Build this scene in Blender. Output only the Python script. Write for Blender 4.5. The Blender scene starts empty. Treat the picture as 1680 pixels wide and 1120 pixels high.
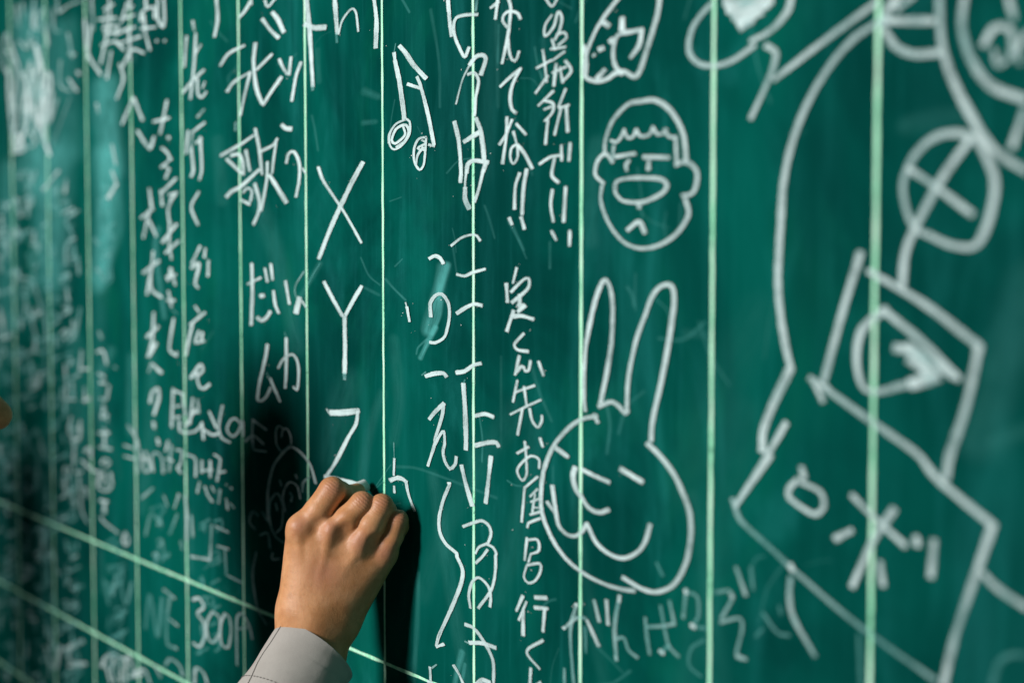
import bpy, math, random
import numpy as np
from mathutils import Vector

random.seed(7); rng = np.random.default_rng(7)
scene = bpy.context.scene
COL = scene.collection

# ------------------------------------------------------------------ camera
CAM = np.array([1.2, -0.68, 1.45])               # the board's face is the plane y = 0, x runs along it
YAW, PITCH, FPX = 0.9802, 0.0613, 2800.0
FWD = np.array([-math.sin(YAW)*math.cos(PITCH), math.cos(YAW)*math.cos(PITCH), -math.sin(PITCH)])
RGT = np.array([math.cos(YAW), math.sin(YAW), 0.0])
UPV = np.cross(RGT, FWD)
cam_data = bpy.data.cameras.new('camera'); cam = bpy.data.objects.new('camera', cam_data); COL.objects.link(cam)
cam.location = CAM
cam.rotation_euler = Vector(FWD).to_track_quat('-Z', 'Y').to_euler()
cam_data.sensor_width = 36.0; cam_data.lens = 60.0
cam_data.clip_start = 0.02; cam_data.clip_end = 60
cam_data.dof.use_dof = True; cam_data.dof.focus_distance = 1.328
cam_data.dof.aperture_fstop = 2.9; cam_data.dof.aperture_blades = 9
scene.camera = cam

# ------------------------------------------------------------------ light
world = bpy.data.worlds.new('World'); scene.world = world; world.use_nodes = True
bg = world.node_tree.nodes['Background']; bg.inputs[0].default_value = (0.62, 0.8, 0.85, 1); bg.inputs[1].default_value = 0.055
KEY_TO = np.array([0.02, -0.03, 1.30]); KEY_AT = KEY_TO + 2.6*np.array([-0.03, -0.925, 0.375])
lamp_data = bpy.data.lights.new('key_lamp', 'AREA'); lamp_data.shape = 'DISK'; lamp_data.size = 0.62
lamp_data.energy = 90; lamp_data.color = (1.0, 0.99, 0.97)
lamp = bpy.data.objects.new('key_lamp', lamp_data); COL.objects.link(lamp)
lamp.location = KEY_AT; lamp.rotation_euler = Vector(KEY_TO-KEY_AT).to_track_quat('-Z', 'Y').to_euler()
scene.view_settings.view_transform = 'Standard'; scene.view_settings.look = 'None'
scene.view_settings.exposure = 0.0; scene.view_settings.gamma = 1.0
scene.cycles.transparent_max_bounces = 24

# ------------------------------------------------------------------ helpers
def tag(o, label=None, cat=None, group=None, kind=None):
    if label: o['label'] = label
    if cat: o['category'] = cat
    if group: o['group'] = group
    if kind: o['kind'] = kind
    return o
def empty(name, loc=(0,0,0), parent=None):
    o = bpy.data.objects.new(name, None); o.location = loc; o.empty_display_size = 0.02
    COL.objects.link(o); o.parent = parent; return o
def mesh_obj(name, V, Fs, mat, parent=None, smooth=True):
    me = bpy.data.meshes.new(name); me.from_pydata([tuple(map(float, v)) for v in V], [], [tuple(map(int, f)) for f in Fs])
    me.materials.append(mat)
    if smooth: me.shade_smooth()
    o = bpy.data.objects.new(name, me); COL.objects.link(o); o.parent = parent
    return o
class Mat:
    def __init__(s, name):
        s.m = bpy.data.materials.new(name); s.m.use_nodes = True; s.t = s.m.node_tree
        s.p = s.t.nodes['Principled BSDF']; s.out = s.t.nodes['Material Output']
    def n(s, kind, **kw):
        nd = s.t.nodes.new(kind)
        for k, v in kw.items():
            if k.startswith('_'): setattr(nd, k[1:], v)
            else:
                key = int(k[1:]) if k[0] == 'i' and k[1:].isdigit() else k
                if hasattr(v, 'links') or isinstance(v, bpy.types.NodeSocket): s.t.links.new(v, nd.inputs[key])
                else: nd.inputs[key].default_value = v
        return nd
    def link(s, a, b): s.t.links.new(a, b)
    def math(s, op, a, b=0.0, c=None, clamp=False):
        nd = s.t.nodes.new('ShaderNodeMath'); nd.operation = op; nd.use_clamp = clamp
        for i, v in enumerate((a, b) if c is None else (a, b, c)):
            if isinstance(v, bpy.types.NodeSocket): s.t.links.new(v, nd.inputs[i])
            else: nd.inputs[i].default_value = v
        return nd.outputs[0]
    def ramp(s, v, a, b, lo=0.0, hi=1.0):
        nd = s.t.nodes.new('ShaderNodeMapRange'); nd.interpolation_type = 'SMOOTHSTEP'
        s.t.links.new(v, nd.inputs[0])
        for i, x in zip((1,2,3,4), (a,b,lo,hi)): nd.inputs[i].default_value = x
        return nd.outputs[0]
    def mix(s, f, a, b):
        nd = s.t.nodes.new('ShaderNodeMix'); nd.data_type = 'RGBA'
        for k, v in ((0,f),(6,a),(7,b)):
            if isinstance(v, bpy.types.NodeSocket): s.t.links.new(v, nd.inputs[k])
            else: nd.inputs[k].default_value = v if k == 0 else (*v, 1.0)[:4]
        return nd.outputs[2]
    def coords(s, scale=(1,1,1)):
        tc = s.t.nodes.new('ShaderNodeTexCoord'); mp = s.t.nodes.new('ShaderNodeMapping')
        s.t.links.new(tc.outputs['Object'], mp.inputs[0]); mp.inputs['Scale'].default_value = scale
        return mp.outputs[0]
    def noise(s, vec, scale, detail=3, rough=0.55, dist=0.0):
        nd = s.t.nodes.new('ShaderNodeTexNoise'); s.t.links.new(vec, nd.inputs['Vector'])
        nd.inputs['Scale'].default_value = scale; nd.inputs['Detail'].default_value = detail
        nd.inputs['Roughness'].default_value = rough; nd.inputs['Distortion'].default_value = dist
        return nd.outputs['Fac']
    def bump(s, h, strength, dist):
        nd = s.t.nodes.new('ShaderNodeBump'); nd.inputs['Strength'].default_value = strength; nd.inputs['Distance'].default_value = dist
        s.t.links.new(h, nd.inputs['Height']); s.t.links.new(nd.outputs[0], s.p.inputs['Normal'])

# ------------------------------------------------------------------ materials
def board_mat():
    M = Mat('green_board_enamel'); v = M.coords()
    streak = M.noise(M.coords((14, 1, 1.1)), 1.6, 6, 0.6, 0.4)
    fine = M.noise(M.coords((90, 1, 5)), 2.0, 4, 0.65, 0.2)
    cloud = M.noise(v, 3.1, 5, 0.62, 0.6)
    wipe = M.noise(M.coords((5, 1, 1.6)), 2.6, 5, 0.6, 1.4)
    grain = M.noise(v, 950, 2, 0.7)
    patch = M.noise(M.coords((1, 1, 0.7)), 7.5, 5, 0.6, 0.8)
    base = M.mix(M.ramp(cloud, 0.34, 0.66), (0.0006, 0.040, 0.034), (0.0010, 0.094, 0.073))
    base = M.mix(M.ramp(patch, 0.50, 0.72, 0.0, 0.55), base, (0.0018, 0.100, 0.060))
    base = M.mix(M.ramp(M.noise(M.coords((3.2, 1, 0.8)), 2.2, 4, 0.6, 0.5), 0.50, 0.72, 0.0, 0.6), base, (0.0010, 0.039, 0.034))
    dust = M.math('ADD', M.math('MULTIPLY', M.ramp(streak, 0.48, 0.78), 0.05), M.math('MULTIPLY', M.ramp(fine, 0.5, 0.85), 0.045))
    dust = M.math('ADD', dust, M.math('MULTIPLY', M.ramp(wipe, 0.50, 0.8), 0.09))
    dust = M.math('MULTIPLY', dust, M.ramp(grain, 0.25, 0.75, 0.55, 1.35))
    speck = M.n('ShaderNodeTexVoronoi', Vector=v, Scale=230.0)
    spk = M.math('MULTIPLY', M.ramp(speck.outputs['Distance'], 0.0, 0.16, 1.0, 0.0), M.ramp(M.noise(v, 14, 3), 0.56, 0.72))
    dust = M.math('ADD', dust, M.math('MULTIPLY', spk, 0.10))
    M.link(M.mix(dust, base, (0.06, 0.60, 0.58)), M.p.inputs['Base Color'])
    M.p.inputs['Roughness'].default_value = 0.72; M.p.inputs['Specular IOR Level'].default_value = 0.0
    M.bump(M.noise(v, 420, 3, 0.6), 0.12, 0.0004)
    return M.m
def chalk_mat(smear=False):
    M = Mat('chalk_smear' if smear else 'chalk'); v = M.coords()
    at = M.n('ShaderNodeAttribute', _attribute_name='op'); op = at.outputs['Fac']
    uv = M.n('ShaderNodeUVMap', _uv_map='UVMap'); sep = M.n('ShaderNodeSeparateXYZ', Vector=uv.outputs[0])
    c, w = sep.outputs[0], sep.outputs[1]
    dist = M.math('SQRT', M.math('ADD', M.math('POWER', M.math('ABSOLUTE', c), 2.0), M.math('POWER', M.math('ABSOLUTE', w), 2.0)))
    run = M.n('ShaderNodeUVMap', _uv_map='run').outputs[0]            # x: millimetres along the stroke, y: across
    def runs(sx, sy):
        mp = M.t.nodes.new('ShaderNodeMapping'); M.link(run, mp.inputs[0]); mp.inputs['Scale'].default_value = (sx, sy, 1); return mp.outputs[0]
    if smear:
        stre = M.noise(runs(0.035, 5.0), 1.0, 5, 0.65, 0.25); clo = M.noise(v, 55, 4, 0.6)
        mixn = M.math('ADD', M.math('MULTIPLY', stre, 0.55), M.math('MULTIPLY', clo, 0.45))
        edge = M.ramp(M.math('ADD', dist, M.math('MULTIPLY', M.math('SUBTRACT', mixn, 0.5), 0.9)), 0.15, 1.0, 1.0, 0.0)
        grain = M.ramp(mixn, 0.30, 0.66, 0.3, 1.3)
        a = M.math('MULTIPLY', M.math('MULTIPLY', edge, grain), op, clamp=True)
        M.p.inputs['Base Color'].default_value = (0.14, 0.62, 0.58, 1)
    else:
        rag = M.noise(v, 420, 3, 0.7); gr = M.noise(v, 1300, 3, 0.75); body = M.noise(v, 75, 4, 0.65)
        stre = M.noise(runs(0.06, 3.2), 1.0, 4, 0.65, 0.15)
        d4 = M.math('POWER', M.math('ADD', M.math('POWER', M.math('ABSOLUTE', c), 4.0), M.math('POWER', M.math('ABSOLUTE', w), 4.0)), 0.25)
        jag = M.math('ADD', M.math('MULTIPLY', M.math('SUBTRACT', rag, 0.5), 0.55), M.math('MULTIPLY', M.math('SUBTRACT', stre, 0.5), 0.35))
        edge = M.ramp(M.math('ADD', d4, jag), 0.84, 1.0, 1.0, 0.0)
        cov = M.math('ADD', M.math('ADD', M.math('MULTIPLY', gr, 0.40), M.math('MULTIPLY', body, 0.30)), M.math('MULTIPLY', stre, 0.30))
        thin = M.ramp(cov, 0.38, 0.51, 0.15, 1.0)                      # where the stick skipped over the grain of the board
        floor_ = M.math('SUBTRACT', M.math('MULTIPLY', op, 1.5), 0.68, clamp=True)
        keep = M.math('MAXIMUM', thin, floor_)
        a = M.math('MULTIPLY', M.math('MULTIPLY', edge, keep), op, clamp=True)
        white = M.mix(M.ramp(M.math('ADD', M.math('MULTIPLY', gr, 0.5), M.math('MULTIPLY', stre, 0.5)), 0.35, 0.62), (0.45, 0.60, 0.60), (0.70, 0.85, 0.84))
        M.link(M.mix(M.ramp(op, 0.22, 0.75), (0.18, 0.60, 0.57), white), M.p.inputs['Base Color'])
    M.link(a, M.p.inputs['Alpha'])
    M.p.inputs['Roughness'].default_value = 0.95; M.p.inputs['Specular IOR Level'].default_value = 0.05
    return M.m
def line_mat():
    M = Mat('pale_green_line_paint'); v = M.coords()
    worn = M.noise(M.coords((60, 1, 9)), 3.0, 5, 0.65)
    M.link(M.mix(M.ramp(worn, 0.35, 0.65), (0.34, 0.90, 0.56), (0.64, 0.98, 0.75)), M.p.inputs['Base Color'])
    chip = M.math('ADD', M.math('MULTIPLY', M.noise(v, 300, 3, 0.7), 0.5), M.math('MULTIPLY', worn, 0.5))
    M.link(M.ramp(chip, 0.36, 0.44, 0.35, 1.0), M.p.inputs['Alpha'])
    M.p.inputs['Roughness'].default_value = 0.6; M.p.inputs['Specular IOR Level'].default_value = 0.2
    return M.m
def skin_mat():
    M = Mat('skin'); v = M.coords()
    red = M.n('ShaderNodeAttribute', _attribute_name='red').outputs['Fac']
    blot = M.noise(v, 60, 4, 0.6); mot = M.noise(v, 260, 3, 0.6)
    c = M.mix(M.ramp(blot, 0.35, 0.68), (0.51, 0.228, 0.092), (0.64, 0.318, 0.152))
    c = M.mix(M.math('MULTIPLY', M.math('MULTIPLY', red, M.ramp(blot, 0.2, 0.7, 0.6, 1.1)), 0.62), c, (0.42, 0.165, 0.105))
    c = M.mix(M.ramp(mot, 0.5, 0.75, 0.0, 0.22), c, (0.28, 0.115, 0.05))
    M.link(c, M.p.inputs['Base Color'])
    M.p.inputs['Roughness'].default_value = 0.47; M.p.inputs['Specular IOR Level'].default_value = 0.38
    M.p.inputs['Subsurface Weight'].default_value = 0.16; M.p.inputs['Subsurface Radius'].default_value = (1.0, 0.35, 0.18); M.p.inputs['Subsurface Scale'].default_value = 0.004
    cell = M.n('ShaderNodeTexVoronoi', Vector=v, Scale=900.0).outputs['Distance']
    h = M.math('ADD', M.math('MULTIPLY', cell, 0.5), M.math('MULTIPLY', M.noise(M.coords((1.0, 1.0, 2.4)), 340, 3, 0.6), 0.9))
    h = M.math('ADD', h, M.math('MULTIPLY', M.noise(M.coords((1.6, 1.6, 0.8)), 150, 4, 0.65, 0.6), 1.3))
    wr = M.n('ShaderNodeAttribute', _attribute_name='wrinkle').outputs['Fac']; al = M.n('ShaderNodeAttribute', _attribute_name='along').outputs['Fac']
    ph = M.math('ADD', M.math('MULTIPLY', al, 2.7), M.math('MULTIPLY', M.noise(v, 190, 3, 0.6), 7.0))
    h = M.math('ADD', h, M.math('MULTIPLY', M.math('MULTIPLY', M.math('SINE', ph), wr), 1.3))
    M.bump(h, 0.24, 0.0006)
    return M.m
def plain(name, col, rough=0.7, spec=0.3, var=0.12, scale=80, bump=0.0):
    M = Mat(name); v = M.coords(); nz = M.noise(v, scale, 4, 0.6)
    lo = tuple(x*(1-var) for x in col); hi = tuple(min(1, x*(1+var)) for x in col)
    M.link(M.mix(nz, lo, hi), M.p.inputs['Base Color']); M.p.inputs['Roughness'].default_value = rough; M.p.inputs['Specular IOR Level'].default_value = spec
    if bump: M.bump(nz, bump, 0.001)
    return M.m
def cloth_mat():
    M = Mat('grey_cotton_twill'); v = M.coords()
    wv = M.n('ShaderNodeTexWave', Vector=M.coords((1, 1, 1)), Scale=620.0, Distortion=1.5)
    wv.bands_direction = 'DIAGONAL'
    nz = M.noise(v, 45, 4, 0.6); fz = M.noise(v, 1200, 2, 0.6)
    c = M.mix(nz, (0.37, 0.345, 0.315), (0.48, 0.45, 0.415)); c = M.mix(M.math('MULTIPLY', fz, 0.35), c, (0.26, 0.24, 0.22))
    M.link(c, M.p.inputs['Base Color']); M.p.inputs['Roughness'].default_value = 0.9; M.p.inputs['Specular IOR Level'].default_value = 0.1
    fold = M.noise(M.coords((1.0, 1.0, 1.6)), 34, 3, 0.5, 1.2)
    M.bump(M.math('ADD', M.math('ADD', M.math('MULTIPLY', wv.outputs['Fac'], 0.25), M.math('MULTIPLY', fz, 0.6)), M.math('MULTIPLY', fold, 4.0)), 0.42, 0.0005)
    return M.m
BOARD, CHALK, SMEARM, LINE, SKIN, CLOTH = board_mat(), chalk_mat(), chalk_mat(True), line_mat(), skin_mat(), cloth_mat()
STICK = plain('chalk_stick', (0.80, 0.84, 0.82), 0.95, 0.05, 0.05, 400, 0.3)
THREAD = plain('dark_thread', (0.20, 0.185, 0.17), 0.9, 0.1)
NAIL = plain('fingernail', (0.60, 0.36, 0.25), 0.3, 0.5, 0.05)
HAIR = plain('black_hair', (0.012, 0.010, 0.009), 0.6, 0.3, 0.3, 300, 0.5)

# ------------------------------------------------------------------ the chalkboard
board = empty('chalkboard', (0, 0, 0))
tag(board, 'dark green chalkboard with pale painted lines, covered in white chalk writing and doodles', 'chalkboard')
def box(name, lo, hi, mat, parent):
    V = [(x, y, z) for x in (lo[0], hi[0]) for y in (lo[1], hi[1]) for z in (lo[2], hi[2])]
    return mesh_obj(name, V, [(0,1,3,2),(4,6,7,5),(0,4,5,1),(2,3,7,6),(0,2,6,4),(1,5,7,3)], mat, parent, smooth=False)
XL, XR, ZB, ZT = -2.35, 1.75, 0.62, 2.18
box('writing_surface', (XL, 0.0, ZB), (XR, 0.022, ZT), BOARD, board)
SPX = 0.1986*0.68; X0 = 1.2 - 3.1552*0.68
LINE_W = 0.0030
def ribbon(name, a, b, w, yo, parent):                       # straight painted line, slightly raised, edges a touch uneven
    a, b = np.array(a), np.array(b); d = b-a; L = np.linalg.norm(d); d /= L; nrm = np.array([-d[1], d[0]])
    n = max(2, int(L/0.012)); V, Fs = [], []
    for i in range(n+1):
        p = a + d*L*i/n; ww = w*0.5*(1+0.10*rng.standard_normal()); q = p + nrm*0.00012*rng.standard_normal()
        for s, y in ((-1, yo), (-0.55, yo-0.00012), (-0.16, yo-0.00012), (0, yo-0.00002), (0.16, yo-0.00012), (0.55, yo-0.00012), (1, yo)):
            e = q + nrm*ww*s; V.append((e[0], y, e[1]))
    for i in range(n):
        for j in range(6):
            k = i*7+j; Fs.append((k, k+7, k+8, k+1))
    return mesh_obj(name, V, Fs, LINE, parent)
for k in range(-1, 16):
    x = X0 + k*SPX
    ribbon('guide_line', (x, ZB+0.002), (x, ZT-0.002), LINE_W, -0.00035, board)
for i, zr in enumerate((-0.3471, -0.4536, -0.5623, -0.671, -0.778)):
    ribbon('row_line', (XL+0.002, 1.45+zr), (XR-0.002, 1.45+zr), LINE_W*0.9, -0.00052, board)

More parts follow.
